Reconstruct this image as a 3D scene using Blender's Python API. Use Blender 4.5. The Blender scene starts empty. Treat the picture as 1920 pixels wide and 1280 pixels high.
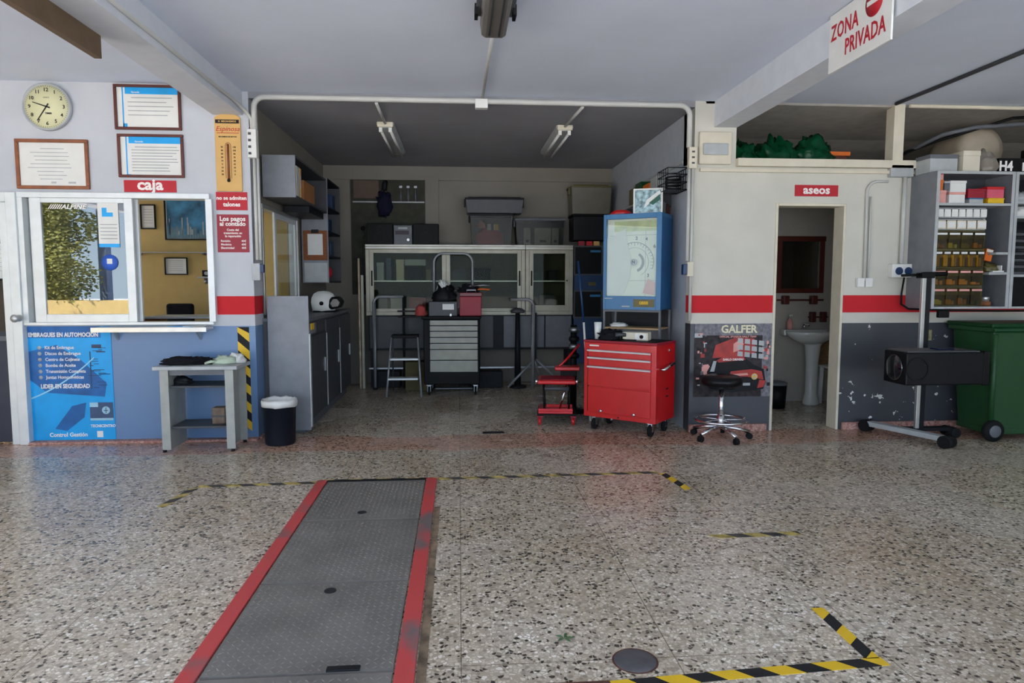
import bpy, bmesh, math, random
from mathutils import Vector, Matrix, noise
random.seed(7)
C = bpy.context.scene.collection
S = bpy.context.scene
PI = math.pi
# ---------------------------------------------------------------- camera, sky, sun, exposure
cd = bpy.data.cameras.new('camera'); cam = bpy.data.objects.new('camera', cd); C.objects.link(cam)
cd.sensor_width = 36; cd.lens = 24; cd.clip_start = 0.05
cam.location = (0, 0, 1.4)
cam.rotation_euler = (math.radians(90 - 4.912), 0, math.radians(-4.451))
S.camera = cam
S.view_settings.view_transform = 'Standard'; S.view_settings.look = 'None'
S.view_settings.gamma = 1; S.view_settings.use_curve_mapping = False
S.view_settings.exposure = 0.78
S.cycles.use_denoising = True
S.cycles.max_bounces = 10; S.cycles.diffuse_bounces = 6; S.cycles.glossy_bounces = 4
S.cycles.transparent_max_bounces = 12; S.cycles.sample_clamp_indirect = 6
w = bpy.data.worlds.new('sky'); S.world = w; w.use_nodes = True
nt = w.node_tree; bg = nt.nodes['Background']
tc = nt.nodes.new('ShaderNodeTexCoord'); sx = nt.nodes.new('ShaderNodeSeparateXYZ'); rp = nt.nodes.new('ShaderNodeValToRGB')
nt.links.new(tc.outputs['Generated'], sx.inputs[0]); nt.links.new(sx.outputs['Z'], rp.inputs[0]); nt.links.new(rp.outputs[0], bg.inputs[0])
rp.color_ramp.elements[0].color = (0.68, 0.84, 1.0, 1); rp.color_ramp.elements[1].color = (0.30, 0.50, 1.0, 1); rp.color_ramp.elements[1].position = .7
bg.inputs[1].default_value = 2.0
sl = bpy.data.lights.new('sun', 'SUN'); sl.energy = 22; sl.angle = math.radians(.6); sl.color = (1, .95, .88)
so = bpy.data.objects.new('sun', sl); C.objects.link(so)
so.rotation_euler = Vector((-.5, .35, .8)).to_track_quat('Z', 'Y').to_euler()
for nm, p, r, sxx, syy in (('portal_front', (0.3, -1.6, 1.5), (PI/2, 0, 0), 13, 3.1), ('portal_side', (-6.2, .4, 1.5), (PI/2, 0, -PI/2), 3.8, 3.0)):
    pl = bpy.data.lights.new(nm, 'AREA'); pl.shape = 'RECTANGLE'; pl.size = sxx; pl.size_y = syy; pl.cycles.is_portal = True
    po = bpy.data.objects.new(nm, pl); C.objects.link(po); po.location = p; po.rotation_euler = r
# ---------------------------------------------------------------- materials
def lin(c):
    if isinstance(c, int): c = (c, c, c)
    return tuple(((v/255)/12.92 if v/255 <= .04045 else ((v/255+.055)/1.055)**2.4) for v in c[:3]) + (1,)
MATS = {}
def mat(n, c, r=.6, m=0.0, nz=.1, sc=9, emit=0, bump=0, coat=0):
    if n in MATS: return MATS[n]
    x = bpy.data.materials.new(n); x.use_nodes = True; t = x.node_tree; b = t.nodes['Principled BSDF']
    b.inputs['Roughness'].default_value = r; b.inputs['Metallic'].default_value = m; b.inputs['Coat Weight'].default_value = coat
    c = lin(c)
    if max(c[:3]) < .06 and not coat: b.inputs['Specular IOR Level'].default_value = .2
    g = t.nodes.new('ShaderNodeNewGeometry'); no = t.nodes.new('ShaderNodeTexNoise'); no.inputs['Scale'].default_value = sc; no.inputs['Detail'].default_value = 4
    t.links.new(g.outputs['Position'], no.inputs['Vector'])
    ra = t.nodes.new('ShaderNodeValToRGB'); ra.color_ramp.elements[0].position = .3; ra.color_ramp.elements[1].position = .7
    ra.color_ramp.elements[0].color = tuple(v*(1-nz*1.3) for v in c[:3]) + (1,); ra.color_ramp.elements[1].color = tuple(min(1, v*(1+nz*.6)) for v in c[:3]) + (1,)
    t.links.new(no.outputs['Fac'], ra.inputs[0]); t.links.new(ra.outputs[0], b.inputs['Base Color'])
    if bump:
        bm_ = t.nodes.new('ShaderNodeBump'); bm_.inputs['Strength'].default_value = bump; bm_.inputs['Distance'].default_value = .01
        t.links.new(no.outputs['Fac'], bm_.inputs['Height']); t.links.new(bm_.outputs[0], b.inputs['Normal'])
    MATS[n] = x; return x
def glass(n, fac, tint=(235, 240, 240), rough=0.0):
    x = bpy.data.materials.new(n); x.use_nodes = True; t = x.node_tree; t.nodes.remove(t.nodes['Principled BSDF'])
    tr = t.nodes.new('ShaderNodeBsdfTransparent'); tr.inputs[0].default_value = lin(tint)
    gl = t.nodes.new('ShaderNodeBsdfGlossy'); gl.inputs['Roughness'].default_value = rough
    mx = t.nodes.new('ShaderNodeMixShader'); mx.inputs[0].default_value = fac
    t.links.new(tr.outputs[0], mx.inputs[1]); t.links.new(gl.outputs[0], mx.inputs[2]); t.links.new(mx.outputs[0], t.nodes['Material Output'].inputs[0])
    MATS[n] = x; return x
def wall_mat(n, white, dado, r=.45, chips=False):
    # white emulsion, a painted red band and a gloss dado, at the heights they are painted
    x = mat(n, white, .75, nz=.05, sc=3); t = x.node_tree; b = t.nodes['Principled BSDF']
    base = b.inputs['Base Color'].links[0].from_socket
    g = t.nodes.new('ShaderNodeNewGeometry'); s = t.nodes.new('ShaderNodeSeparateXYZ'); t.links.new(g.outputs['Position'], s.inputs[0])
    def band(lo, hi, col, src):
        a = t.nodes.new('ShaderNodeMath'); a.operation = 'COMPARE'; a.inputs[1].default_value = (lo+hi)/2; a.inputs[2].default_value = (hi-lo)/2
        t.links.new(s.outputs['Z'], a.inputs[0]); m_ = t.nodes.new('ShaderNodeMixRGB'); m_.inputs[2].default_value = lin(col)
        t.links.new(a.outputs[0], m_.inputs[0]); t.links.new(src, m_.inputs[1]); return m_.outputs[0], a
    o, _ = band(1.12, 1.283, (200, 22, 34), base)
    o, a = band(-1, 1.02, dado, o)
    if chips:
        no = t.nodes.new('ShaderNodeTexNoise'); no.inputs['Scale'].default_value = 14; no.inputs['Detail'].default_value = 3
        t.links.new(g.outputs['Position'], no.inputs['Vector'])
        n2 = t.nodes.new('ShaderNodeTexNoise'); n2.inputs['Scale'].default_value = 1.6; t.links.new(g.outputs['Position'], n2.inputs['Vector'])
        ad = t.nodes.new('ShaderNodeMath'); ad.operation = 'MULTIPLY_ADD'; ad.inputs[1].default_value = .45; t.links.new(n2.outputs[0], ad.inputs[0]); t.links.new(no.outputs[0], ad.inputs[2])
        gt = t.nodes.new('ShaderNodeMath'); gt.operation = 'GREATER_THAN'; gt.inputs[1].default_value = 0.93; t.links.new(ad.outputs[0], gt.inputs[0])
        xr = t.nodes.new('ShaderNodeMath'); xr.operation = 'GREATER_THAN'; xr.inputs[1].default_value = 3.6; t.links.new(s.outputs['X'], xr.inputs[0])
        mm = t.nodes.new('ShaderNodeMath'); mm.operation = 'MULTIPLY'; t.links.new(gt.outputs[0], mm.inputs[0]); t.links.new(xr.outputs[0], mm.inputs[1])
        m3 = t.nodes.new('ShaderNodeMath'); m3.operation = 'MULTIPLY'; t.links.new(mm.outputs[0], m3.inputs[0]); t.links.new(a.outputs[0], m3.inputs[1])
        mx = t.nodes.new('ShaderNodeMixRGB'); mx.inputs[2].default_value = lin((215, 215, 212)); t.links.new(m3.outputs[0], mx.inputs[0]); t.links.new(o, mx.inputs[1]); o = mx.outputs[0]
    t.links.new(o, b.inputs['Base Color'])
    rr = t.nodes.new('ShaderNodeMapRange'); rr.inputs[3].default_value = .75; rr.inputs[4].default_value = r
    t.links.new(a.outputs[0], rr.inputs[0]); t.links.new(rr.outputs[0], b.inputs['Roughness'])
    return x
def terrazzo():
    x = bpy.data.materials.new('terrazzo'); x.use_nodes = True; t = x.node_tree; b = t.nodes['Principled BSDF']; N = t.nodes.new; L = t.links.new
    g = N('ShaderNodeNewGeometry')
    nd = N('ShaderNodeTexNoise'); nd.inputs['Scale'].default_value = 30; L(g.outputs['Position'], nd.inputs['Vector'])
    md = N('ShaderNodeMixRGB'); md.inputs[0].default_value = .022; L(g.outputs['Position'], md.inputs[1]); L(nd.outputs['Color'], md.inputs[2])
    v = N('ShaderNodeTexVoronoi'); v.inputs['Scale'].default_value = 62; L(md.outputs[0], v.inputs['Vector'])
    s1 = N('ShaderNodeSeparateColor'); L(v.outputs['Color'], s1.inputs[0])
    r1 = N('ShaderNodeValToRGB'); cr = r1.color_ramp; cr.interpolation = 'CONSTANT'
    cols = [(0, (78, 72, 66)), (.15, (168, 158, 144)), (.3, (216, 206, 190)), (.6, (236, 228, 212)), (.78, (196, 184, 166)), (.9, (250, 246, 238))]
    cr.elements[0].color = lin(cols[0][1]); cr.elements[1].position = cols[1][0]; cr.elements[1].color = lin(cols[1][1])
    for p, c in cols[2:]: e = cr.elements.new(p); e.color = lin(c)
    L(s1.outputs[0], r1.inputs[0])
    ve = N('ShaderNodeTexVoronoi'); ve.feature = 'DISTANCE_TO_EDGE'; ve.inputs['Scale'].default_value = 62; L(md.outputs[0], ve.inputs['Vector'])
    lt = N('ShaderNodeMath'); lt.operation = 'LESS_THAN'; lt.inputs[1].default_value = .1; L(ve.outputs[0], lt.inputs[0])
    m1 = N('ShaderNodeMixRGB'); m1.inputs[2].default_value = lin((192, 180, 162)); L(lt.outputs[0], m1.inputs[0]); L(r1.outputs[0], m1.inputs[1])
    # broad wear and dirt
    n2 = N('ShaderNodeTexNoise'); n2.inputs['Scale'].default_value = 1.1; n2.inputs['Detail'].default_value = 6; L(g.outputs['Position'], n2.inputs['Vector'])
    r2 = N('ShaderNodeValToRGB'); r2.color_ramp.elements[0].position = .3; r2.color_ramp.elements[1].position = .68
    r2.color_ramp.elements[0].color = (.78, .70, .60, 1); r2.color_ramp.elements[1].color = (1.0, .98, .95, 1); L(n2.outputs[0], r2.inputs[0])
    m2 = N('ShaderNodeMixRGB'); m2.blend_type = 'MULTIPLY'; m2.inputs[0].default_value = 1; L(m1.outputs[0], m2.inputs[1]); L(r2.outputs[0], m2.inputs[2])
    # slab joints every 0.8 m
    br = N('ShaderNodeTexBrick'); br.offset = 0; br.inputs['Scale'].default_value = 1; br.inputs['Brick Width'].default_value = .8; br.inputs['Row Height'].default_value = .8
    br.inputs['Mortar Size'].default_value = .0025; br.inputs['Color1'].default_value = (1, 1, 1, 1); br.inputs['Color2'].default_value = (.93, .93, .93, 1); br.inputs['Mortar'].default_value = (.45, .42, .4, 1); L(g.outputs['Position'], br.inputs['Vector'])
    m3 = N('ShaderNodeMixRGB'); m3.blend_type = 'MULTIPLY'; m3.inputs[0].default_value = 1; L(m2.outputs[0], m3.inputs[1]); L(br.outputs[0], m3.inputs[2])
    # reddish border slabs in front of the wall
    s = N('ShaderNodeSeparateXYZ'); L(g.outputs['Position'], s.inputs[0])
    ad = N('ShaderNodeMath'); ad.operation = 'MULTIPLY_ADD'; ad.inputs[1].default_value = .5; L(n2.outputs[0], ad.inputs[0]); L(s.outputs['Y'], ad.inputs[2])
    cp = N('ShaderNodeMath'); cp.operation = 'COMPARE'; cp.inputs[1].default_value = 6.22; cp.inputs[2].default_value = .27; L(ad.outputs[0], cp.inputs[0])
    mu = N('ShaderNodeMath'); mu.operation = 'MULTIPLY'; mu.inputs[1].default_value = .7; L(cp.outputs[0], mu.inputs[0])
    m4 = N('ShaderNodeMixRGB'); m4.blend_type = 'MULTIPLY'; m4.inputs[2].default_value = (1, .62, .55, 1); L(mu.outputs[0], m4.inputs[0]); L(m3.outputs[0], m4.inputs[1])
    L(m4.outputs[0], b.inputs['Base Color'])
    rr = N('ShaderNodeMapRange'); rr.inputs[3].default_value = .14; rr.inputs[4].default_value = .38; L(n2.outputs[0], rr.inputs[0]); L(rr.outputs[0], b.inputs['Roughness'])
    return x
def speckle(n, c1, c2, sc=70, r=.6):
    x = bpy.data.materials.new(n); x.use_nodes = True; t = x.node_tree; b = t.nodes['Principled BSDF']
    g = t.nodes.new('ShaderNodeNewGeometry'); v = t.nodes.new('ShaderNodeTexVoronoi'); v.inputs['Scale'].default_value = sc; t.links.new(g.outputs['Position'], v.inputs['Vector'])
    s = t.nodes.new('ShaderNodeSeparateColor'); t.links.new(v.outputs['Color'], s.inputs[0]); m = t.nodes.new('ShaderNodeMixRGB')
    m.inputs[1].default_value = lin(c1); m.inputs[2].default_value = lin(c2); t.links.new(s.outputs[0], m.inputs[0]); t.links.new(m.outputs[0], b.inputs['Base Color'])
    b.inputs['Roughness'].default_value = r; MATS[n] = x; return x
K = dict(
    tube=mat('grey_tube', (150, 152, 154), .4, .2),    black=mat('black_plastic', 12, .55), char=mat('charcoal_metal', (30, 31, 34), .5, .1), dgrey=mat('dark_grey_metal', (66, 68, 72), .5), grey=mat('grey_steel_paint', (128, 131, 137), .42, .1),
    mgrey=mat('mid_grey', (100, 103, 108), .5), lgrey=mat('light_grey_paint', (176, 180, 180), .45), white=mat('white_plastic', (228, 228, 222), .5, nz=.04), cream=mat('cream_paint', (216, 208, 186), .6, nz=.06),
    alu=mat('aluminium', (196, 196, 192), .35, .7, nz=.08), alup=mat('white_aluminium', (222, 226, 226), .35, .15, nz=.05), chrome=mat('chrome', (225, 225, 228), .12, 1, nz=.02), steel=mat('brushed_steel', (150, 152, 155), .35, .9),
    red=mat('red_enamel', (200, 22, 26), .3, 0, nz=.05, coat=.3), dred=mat('dark_red', (150, 16, 40), .5, nz=.05), blue=mat('blue_enamel', (44, 112, 160), .35, nz=.06), dblue=mat('navy_blue', (16, 52, 92), .4), sky=mat('bright_blue', (0, 165, 236), .45, nz=.12, sc=5),
    paper=mat('paper', (226, 226, 220), .8, nz=.03), ink=mat('ink', 40, .7), dink=mat('grey_ink', 120, .8), wood=mat('brown_wood', (142, 82, 48), .5, nz=.2, sc=14), dwood=mat('mahogany_wood', (92, 36, 24), .45, nz=.2, sc=14),
    board=mat('cork_board', (140, 84, 48), .8, nz=.25, sc=60), card=mat('cardboard', (158, 104, 58), .8), yel=mat('yellow', (232, 188, 34), .55, nz=.05), org=mat('orange', (222, 110, 30), .5), pink=mat('pink', (214, 90, 110), .6),
    rose=mat('pale_pink', (226, 160, 150), .7), green=mat('dark_green_plastic', (20, 66, 34), .4, nz=.15), tarp=mat('green_tarpaulin', (6, 66, 38), .25, nz=.3, sc=14), rubber=mat('rubber', 26, .75), thermo=mat('thermometer_board', (214, 170, 98), .5, nz=.05),
    clay=speckle('red_terrazzo', (150, 92, 80), (196, 160, 148)), rust=mat('rust', (96, 58, 40), .8, nz=.4, sc=25), ywall=mat('ochre_wall', (196, 168, 104), .75, nz=.05), cer=mat('ceramic', (222, 222, 214), .15, nz=.03), navyw=mat('black_cloth', (24, 24, 30), .9, bump=.5, sc=60),
    lens=mat('tinted_lens', (18, 20, 26), .08, coat=1), moss=mat('olive_plastic', (92, 84, 40), .4, nz=.2), ltext=mat('sign_white', (240, 236, 230), .6, nz=.02), rtext=mat('sign_red', (186, 24, 40), .6, nz=.02), curt=mat('pale_teal_curtain', (150, 178, 176), .8))
GL = glass('window_glass', .13); GLC = glass('cabinet_glass', .006, (225, 228, 220)); GLT = glass('tester_glass', .06, (240, 242, 238)); PLC = glass('clear_plastic', .015, (205, 205, 198), .3); AMB = glass('amber_plastic', .05, (226, 218, 160), .15); MIR = mat('mirror', (150, 152, 150), .03, 1, nz=0)
# ---------------------------------------------------------------- builders
class MB:
    def __init__(s): s.b = bmesh.new(); s.mi = 0
    def _f(s, vs, new):
        for f in new: f.material_index = s.mi
    def box(s, x0, x1, y0, y1, z0, z1, M=None):
        vs = [s.b.verts.new(((x0, x1)[i & 1], (y0, y1)[i >> 1 & 1], (z0, z1)[i >> 2])) for i in range(8)]
        if M: [setattr(v, 'co', M @ v.co) for v in vs]
        s._f(0, [s.b.faces.new([vs[i] for i in q]) for q in ((0, 2, 3, 1), (4, 5, 7, 6), (0, 1, 5, 4), (2, 6, 7, 3), (0, 4, 6, 2), (1, 3, 7, 5))]); return s
    def cyl(s, p0, p1, r, r2=None, n=20):
        p0, p1 = Vector(p0), Vector(p1); r2 = r if r2 is None else r2; q = (p1-p0).to_track_quat('Z', 'Y')
        A = [s.b.verts.new(p0 + q @ Vector((r*math.cos(2*PI*i/n), r*math.sin(2*PI*i/n), 0))) for i in range(n)]
        B = [s.b.verts.new(p1 + q @ Vector((r2*math.cos(2*PI*i/n), r2*math.sin(2*PI*i/n), 0))) for i in range(n)]
        fs = [s.b.faces.new((A[i], A[(i+1) % n], B[(i+1) % n], B[i])) for i in range(n)]
        for f in fs: f.smooth = True
        s._f(0, fs + [s.b.faces.new(A[::-1]), s.b.faces.new(B)]); return s
    def tube(s, pts, r, n=10):
        pts = [Vector(p) for p in pts]; rings = []
        d0 = (pts[1]-pts[0]).normalized(); up = Vector((0, 0, 1)) if abs(d0.z) < .9 else Vector((1, 0, 0)); u = d0.cross(up).normalized()
        for i, p in enumerate(pts):
            d = (pts[min(i+1, len(pts)-1)] - pts[max(i-1, 0)]).normalized(); u = (u - d*u.dot(d)).normalized(); v = d.cross(u)
            k = 1
            if 0 < i < len(pts)-1:
                c = (pts[i+1]-pts[i]).normalized().dot((pts[i]-pts[i-1]).normalized()); k = 1/max(.6, math.sqrt((1+c)/2))
            rings.append([s.b.verts.new(p + r*k*(u*math.cos(2*PI*j/n) + v*math.sin(2*PI*j/n))) for j in range(n)])
        fs = []
        for a, b in zip(rings, rings[1:]): fs += [s.b.faces.new((a[j], a[(j+1) % n], b[(j+1) % n], b[j])) for j in range(n)]
        for f in fs: f.smooth = True
        s._f(0, fs + [s.b.faces.new(rings[0][::-1]), s.b.faces.new(rings[-1])]); return s
    def lathe(s, prof, n=28, c=(0, 0, 0), sy=1, axis='Z'):
        rings = []
        for r, z in prof:
            ring = []
            for j in range(n):
                a = 2*PI*j/n; p = Vector((r*math.cos(a), r*sy*math.sin(a), z))
                if axis == 'Y': p = Vector((p.x, p.z, p.y))
                if axis == 'X': p = Vector((p.z, p.x, p.y))
                ring.append(s.b.verts.new(p + Vector(c)))
            rings.append(ring)
        fs = []
        for a, b in zip(rings, rings[1:]): fs += [s.b.faces.new((a[j], a[(j+1) % n], b[(j+1) % n], b[j])) for j in range(n)]
        for f in fs: f.smooth = True
        s._f(0, fs)
        if prof[0][0] > 1e-4: s._f(0, [s.b.faces.new(rings[0][::-1])])
        if prof[-1][0] > 1e-4: s._f(0, [s.b.faces.new(rings[-1])])
        return s
    def prism(s, pts, a0, a1, axis='Y'):
        # polygon of (u,v) extruded; axis Y: (x,z); axis X: (y,z); axis Z: (x,y)
        def P(p, a): return {'Y': (p[0], a, p[1]), 'X': (a, p[0], p[1]), 'Z': (p[0], p[1], a)}[axis]
        A = [s.b.verts.new(P(p, a0)) for p in pts]; B = [s.b.verts.new(P(p, a1)) for p in pts]; n = len(pts)
        s._f(0, [s.b.faces.new((A[i], A[(i+1) % n], B[(i+1) % n], B[i])) for i in range(n)] + [s.b.faces.new(A[::-1]), s.b.faces.new(B)]); return s
    def ring(s, cx, cz, r0, r1, y0, y1, a0=0, a1=360, n=36):
        for i in range(n):
            t0 = math.radians(a0 + (a1-a0)*i/n); t1 = math.radians(a0 + (a1-a0)*(i+1)/n)
            s.prism([(cx+r0*math.cos(t0), cz+r0*math.sin(t0)), (cx+r1*math.cos(t0), cz+r1*math.sin(t0)), (cx+r1*math.cos(t1), cz+r1*math.sin(t1)), (cx+r0*math.cos(t1), cz+r0*math.sin(t1))], y0, y1)
        return s
    def blob(s, c, rx, ry, rz, amp=.2, fr=3.0, seed=0, n=22, m=14, flat=True):
        rings = []; c = Vector(c)
        for i in range(1, m):
            ph = PI*i/m; ring = []
            for j in range(n):
                a = 2*PI*j/n; d = Vector((math.sin(ph)*math.cos(a), math.sin(ph)*math.sin(a), math.cos(ph)))
                k = 1 + amp*noise.noise(d*fr + Vector((seed*7.3, seed*1.7, 0))); z = d.z*rz*k
                if flat: z = max(z, -rz*.35)
                ring.append(s.b.verts.new(c + Vector((d.x*rx*k, d.y*ry*k, z + (rz*.35 if flat else 0)))))
            rings.append(ring)
        fs = []
        for a, b in zip(rings, rings[1:]): fs += [s.b.faces.new((a[j], b[j], b[(j+1) % n], a[(j+1) % n])) for j in range(n)]
        fs += [s.b.faces.new(rings[0]), s.b.faces.new(rings[-1][::-1])]
        for f in fs: f.smooth = True
        s._f(0, fs); return s
    def build(s, name, m, parent=None, loc=(0, 0, 0), rotz=0, bevel=0):
        bmesh.ops.recalc_face_normals(s.b, faces=s.b.faces)
        me = bpy.data.meshes.new(name); s.b.to_mesh(me); s.b.free()
        for q in (m if isinstance(m, (list, tuple)) else [m]): me.materials.append(q)
        o = bpy.data.objects.new(name, me); C.objects.link(o)
        o.location = loc; o.rotation_euler = (0, 0, rotz)
        if parent: o.parent = parent
        if bevel:
            bv = o.modifiers.new('bevel', 'BEVEL'); bv.width = bevel; bv.segments = 2; bv.limit_method = 'ANGLE'; bv.angle_limit = math.radians(40)
        return o
def tag(o, label, cat, group=None):
    o['label'] = label; o['category'] = cat
    if group: o['group'] = group
    return o
def thing(name, label, cat, loc=(0, 0, 0), rotz=0, group=None):
    o = bpy.data.objects.new(name, None); C.objects.link(o); o.location = loc; o.rotation_euler = (0, 0, rotz); o.empty_display_size = .1
    return tag(o, label, cat, group)
def struct(name, mb, m, bevel=0, kind='structure'):
    o = mb.build(name, m, bevel=bevel); o['kind'] = kind; return o
def text(body, size, loc, m, parent, name='lettering', align='CENTER', bold=0.0, sx=1.0, shear=0, rotx=PI/2, rotz=0, roty=0, sp=1.0, ext=.0008):
    cu = bpy.data.curves.new('t', 'FONT'); cu.body = body; cu.size = size; cu.align_x = align; cu.align_y = 'CENTER'; cu.offset = bold; cu.shear = shear; cu.extrude = ext; cu.space_character = sp; cu.resolution_u = 2
    o = bpy.data.objects.new('t', cu); C.objects.link(o); dg = bpy.context.evaluated_depsgraph_get()
    me = bpy.data.meshes.new_from_object(o.evaluated_get(dg)); bpy.data.objects.remove(o); bpy.data.curves.remove(cu)
    me.transform(Matrix.Rotation(rotz, 4, 'Z') @ Matrix.Rotation(rotx, 4, 'X') @ Matrix.Rotation(roty, 4, 'Z') @ Matrix.Diagonal((sx, 1, 1, 1))); me.materials.clear(); me.materials.append(m)
    r = bpy.data.objects.new(name, me); C.objects.link(r); r.location = loc; r.parent = parent; return r
def part(name, m, parent, *boxes, bevel=0):
    b = MB()
    for q in boxes: b.box(*q)
    return b.build(name, m, parent, bevel=bevel)
def R(a): return math.radians(a)
def copy_tree(o, parent=None):
    c = o.copy(); C.objects.link(c); c.parent = parent
    for ch in list(o.children): copy_tree(ch, c)
    return c
def arc(c, r, a0, a1, n, pl='XZ'):
    out = []
    for i in range(n+1):
        a = R(a0 + (a1-a0)*i/n); u, v = r*math.cos(a), r*math.sin(a)
        out.append({'XZ': (c[0]+u, c[1], c[2]+v), 'XY': (c[0]+u, c[1]+v, c[2]), 'YZ': (c[0], c[1]+u, c[2]+v)}[pl])
    return out
# ---------------------------------------------------------------- the building
W1 = wall_mat('painted_wall_left', (194, 197, 202), (102, 134, 174), .35); W2 = wall_mat('painted_wall_right', (206, 203, 190), (64, 66, 72), .4, True)  # left dado's blue puts reflected sky light into the paint colour
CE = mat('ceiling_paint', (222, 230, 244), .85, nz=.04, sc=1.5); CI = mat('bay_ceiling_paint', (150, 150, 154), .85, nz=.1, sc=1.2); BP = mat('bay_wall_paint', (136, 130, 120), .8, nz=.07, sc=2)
BM = mat('beam_paint', (214, 218, 224), .8, nz=.04); ASP = mat('yard_paving', (196, 195, 192), .9, nz=.15, sc=1)
struct('floor', MB().box(-7.2, 7.2, -3, 9.9, -.2, 0), terrazzo())
struct('ground', MB().box(-60, 60, -60, 60, -.4, -.21), ASP)
struct('wall_left', MB().box(-5.6, -1.8, 6.2, 6.35, 2.155, 3.1).box(-3.72, -1.8, 6.2, 6.35, 0, 1.04).box(-2.14, -1.8, 6.2, 6.35, 1.04, 2.155).box(-1.93, -1.8, 6.35, 6.47, 0, 3.0).box(-6.1, -5.1, 6.2, 6.35, 0, 3.1), W1)
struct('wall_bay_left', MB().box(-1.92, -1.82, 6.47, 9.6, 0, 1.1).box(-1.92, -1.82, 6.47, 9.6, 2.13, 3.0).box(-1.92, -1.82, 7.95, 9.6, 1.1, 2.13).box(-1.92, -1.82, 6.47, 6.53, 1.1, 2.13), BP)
struct('wall_right', MB().box(2.15, 2.95, 6.2, 6.35, 0, 2.5).box(3.6, 7.1, 6.2, 6.35, 0, 2.46).box(2.95, 3.6, 6.2, 6.35, 2.12, 2.5).box(2.15, 2.54, 6.2, 6.5, 2.5, 3.04), W2)
struct('wall_bay_right', MB().box(2.15, 2.25, 6.35, 9.6, 0, 3.0), mat('bay_right_paint', (176, 182, 190), .8, nz=.05))
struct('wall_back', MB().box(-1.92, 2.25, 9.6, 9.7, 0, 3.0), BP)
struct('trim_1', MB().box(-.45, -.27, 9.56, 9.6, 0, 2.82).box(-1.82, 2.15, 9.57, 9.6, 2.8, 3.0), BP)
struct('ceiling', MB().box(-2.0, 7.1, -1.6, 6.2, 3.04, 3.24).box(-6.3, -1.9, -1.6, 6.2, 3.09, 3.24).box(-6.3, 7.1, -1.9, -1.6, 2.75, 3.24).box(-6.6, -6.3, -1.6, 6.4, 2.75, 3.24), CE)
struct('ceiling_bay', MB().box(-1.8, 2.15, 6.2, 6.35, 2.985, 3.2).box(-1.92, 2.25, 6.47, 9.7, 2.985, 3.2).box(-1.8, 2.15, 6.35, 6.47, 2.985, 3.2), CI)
struct('sun_block_roof', MB().box(-6.6, 7.2, -1.9, 10.5, 3.24, 3.4), CE)  # unseen slab added over the ceilings to block the sun
struct('beam_left', MB().box(-2.1, -1.85, -1.6, 6.2, 2.84, 3.09), BM)
struct('beam_right', MB().box(2.33, 2.54, -1.6, 6.2, 2.81, 3.04), BM)
WH = mat('side_wall_paint', (206, 202, 188), .8, nz=.05)
struct('wall_side', MB().box(7.0, 7.15, -1.6, 9.7, 0, 3.24), WH)
struct('wall_light_block', MB().box(-6.3, -6.2, 2.3, 6.2, 0, 3.09), WH)  # unseen wall added to cut the light from the left opening
# office
struct('wall_office', MB().box(-5.6, -1.92, 8.05, 8.15, 0, 2.7).box(-1.96, -1.92, 6.55, 8.05, 0, 1.08).box(-1.96, -1.92, 7.95, 8.05, 1.08, 2.7), K['ywall'])
struct('ceiling_office', MB().box(-5.6, -1.92, 6.35, 8.1, 2.6, 2.7), CE)
struct('wall_office_side', MB().box(-5.7, -5.6, 6.2, 6.7, 0, 2.7).box(-5.7, -5.6, 7.9, 8.15, 0, 2.7).box(-5.7, -5.6, 6.7, 7.9, 0, .6).box(-5.7, -5.6, 6.7, 7.9, 2.5, 2.7), K['ywall'])  # opening made up in this unseen wall to brighten the office
# toilet and loft
TW = mat('toilet_wall', (180, 174, 162), .5, nz=.05)
struct('wall_toilet', MB().box(2.7, 4.7, 7.75, 7.85, 0, 2.45).box(2.7, 2.8, 6.35, 7.75, 0, 2.45).box(4.6, 4.7, 6.35, 7.75, 0, 2.45), TW)
struct('ceiling_toilet', MB().box(2.25, 7.1, 6.35, 8.3, 2.4, 2.48), TW)
struct('ceiling_loft', MB().prism([(6.2, 3.02), (7.3, 2.95), (8.3, 2.7), (8.3, 3.2), (6.2, 3.2)], 2.25, 7.1, 'X'), mat('loft_ceiling_paint', (168, 162, 152), .85))
struct('wall_loft', MB().box(2.25, 7.1, 8.2, 8.3, 2.46, 3.0), BP)
struct('trim_2', MB().box(2.54, 4.5, 6.14, 6.35, 2.46, 2.53).box(2.2, 4.5, 6.165, 6.2, 2.41, 2.44), K['cream'])
struct('trim_3', MB().box(4.02, 4.12, 6.16, 6.28, 2.53, 3.04), K['cream'])
struct('door_frame_toilet', MB().box(2.935, 2.96, 6.19, 6.36, 0, 2.135).box(3.59, 3.615, 6.19, 6.36, 0, 2.135).box(2.96, 3.59, 6.19, 6.36, 2.11, 2.135), K['cream'], .004).name = 'door_2'
for nm, bx in (('baseboard_left', [(-3.72, -1.79, 6.115, 6.2, 0, .022), (-1.8, -1.77, 6.2, 6.47, 0, .022)]), ('baseboard_right', [(2.15, 2.9, 6.17, 6.2, 0, .07), (3.65, 7, 6.17, 6.2, 0, .07)])):
    b = MB(); [b.box(*q) for q in bx]; struct(nm, b, K['clay'], .003)
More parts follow.
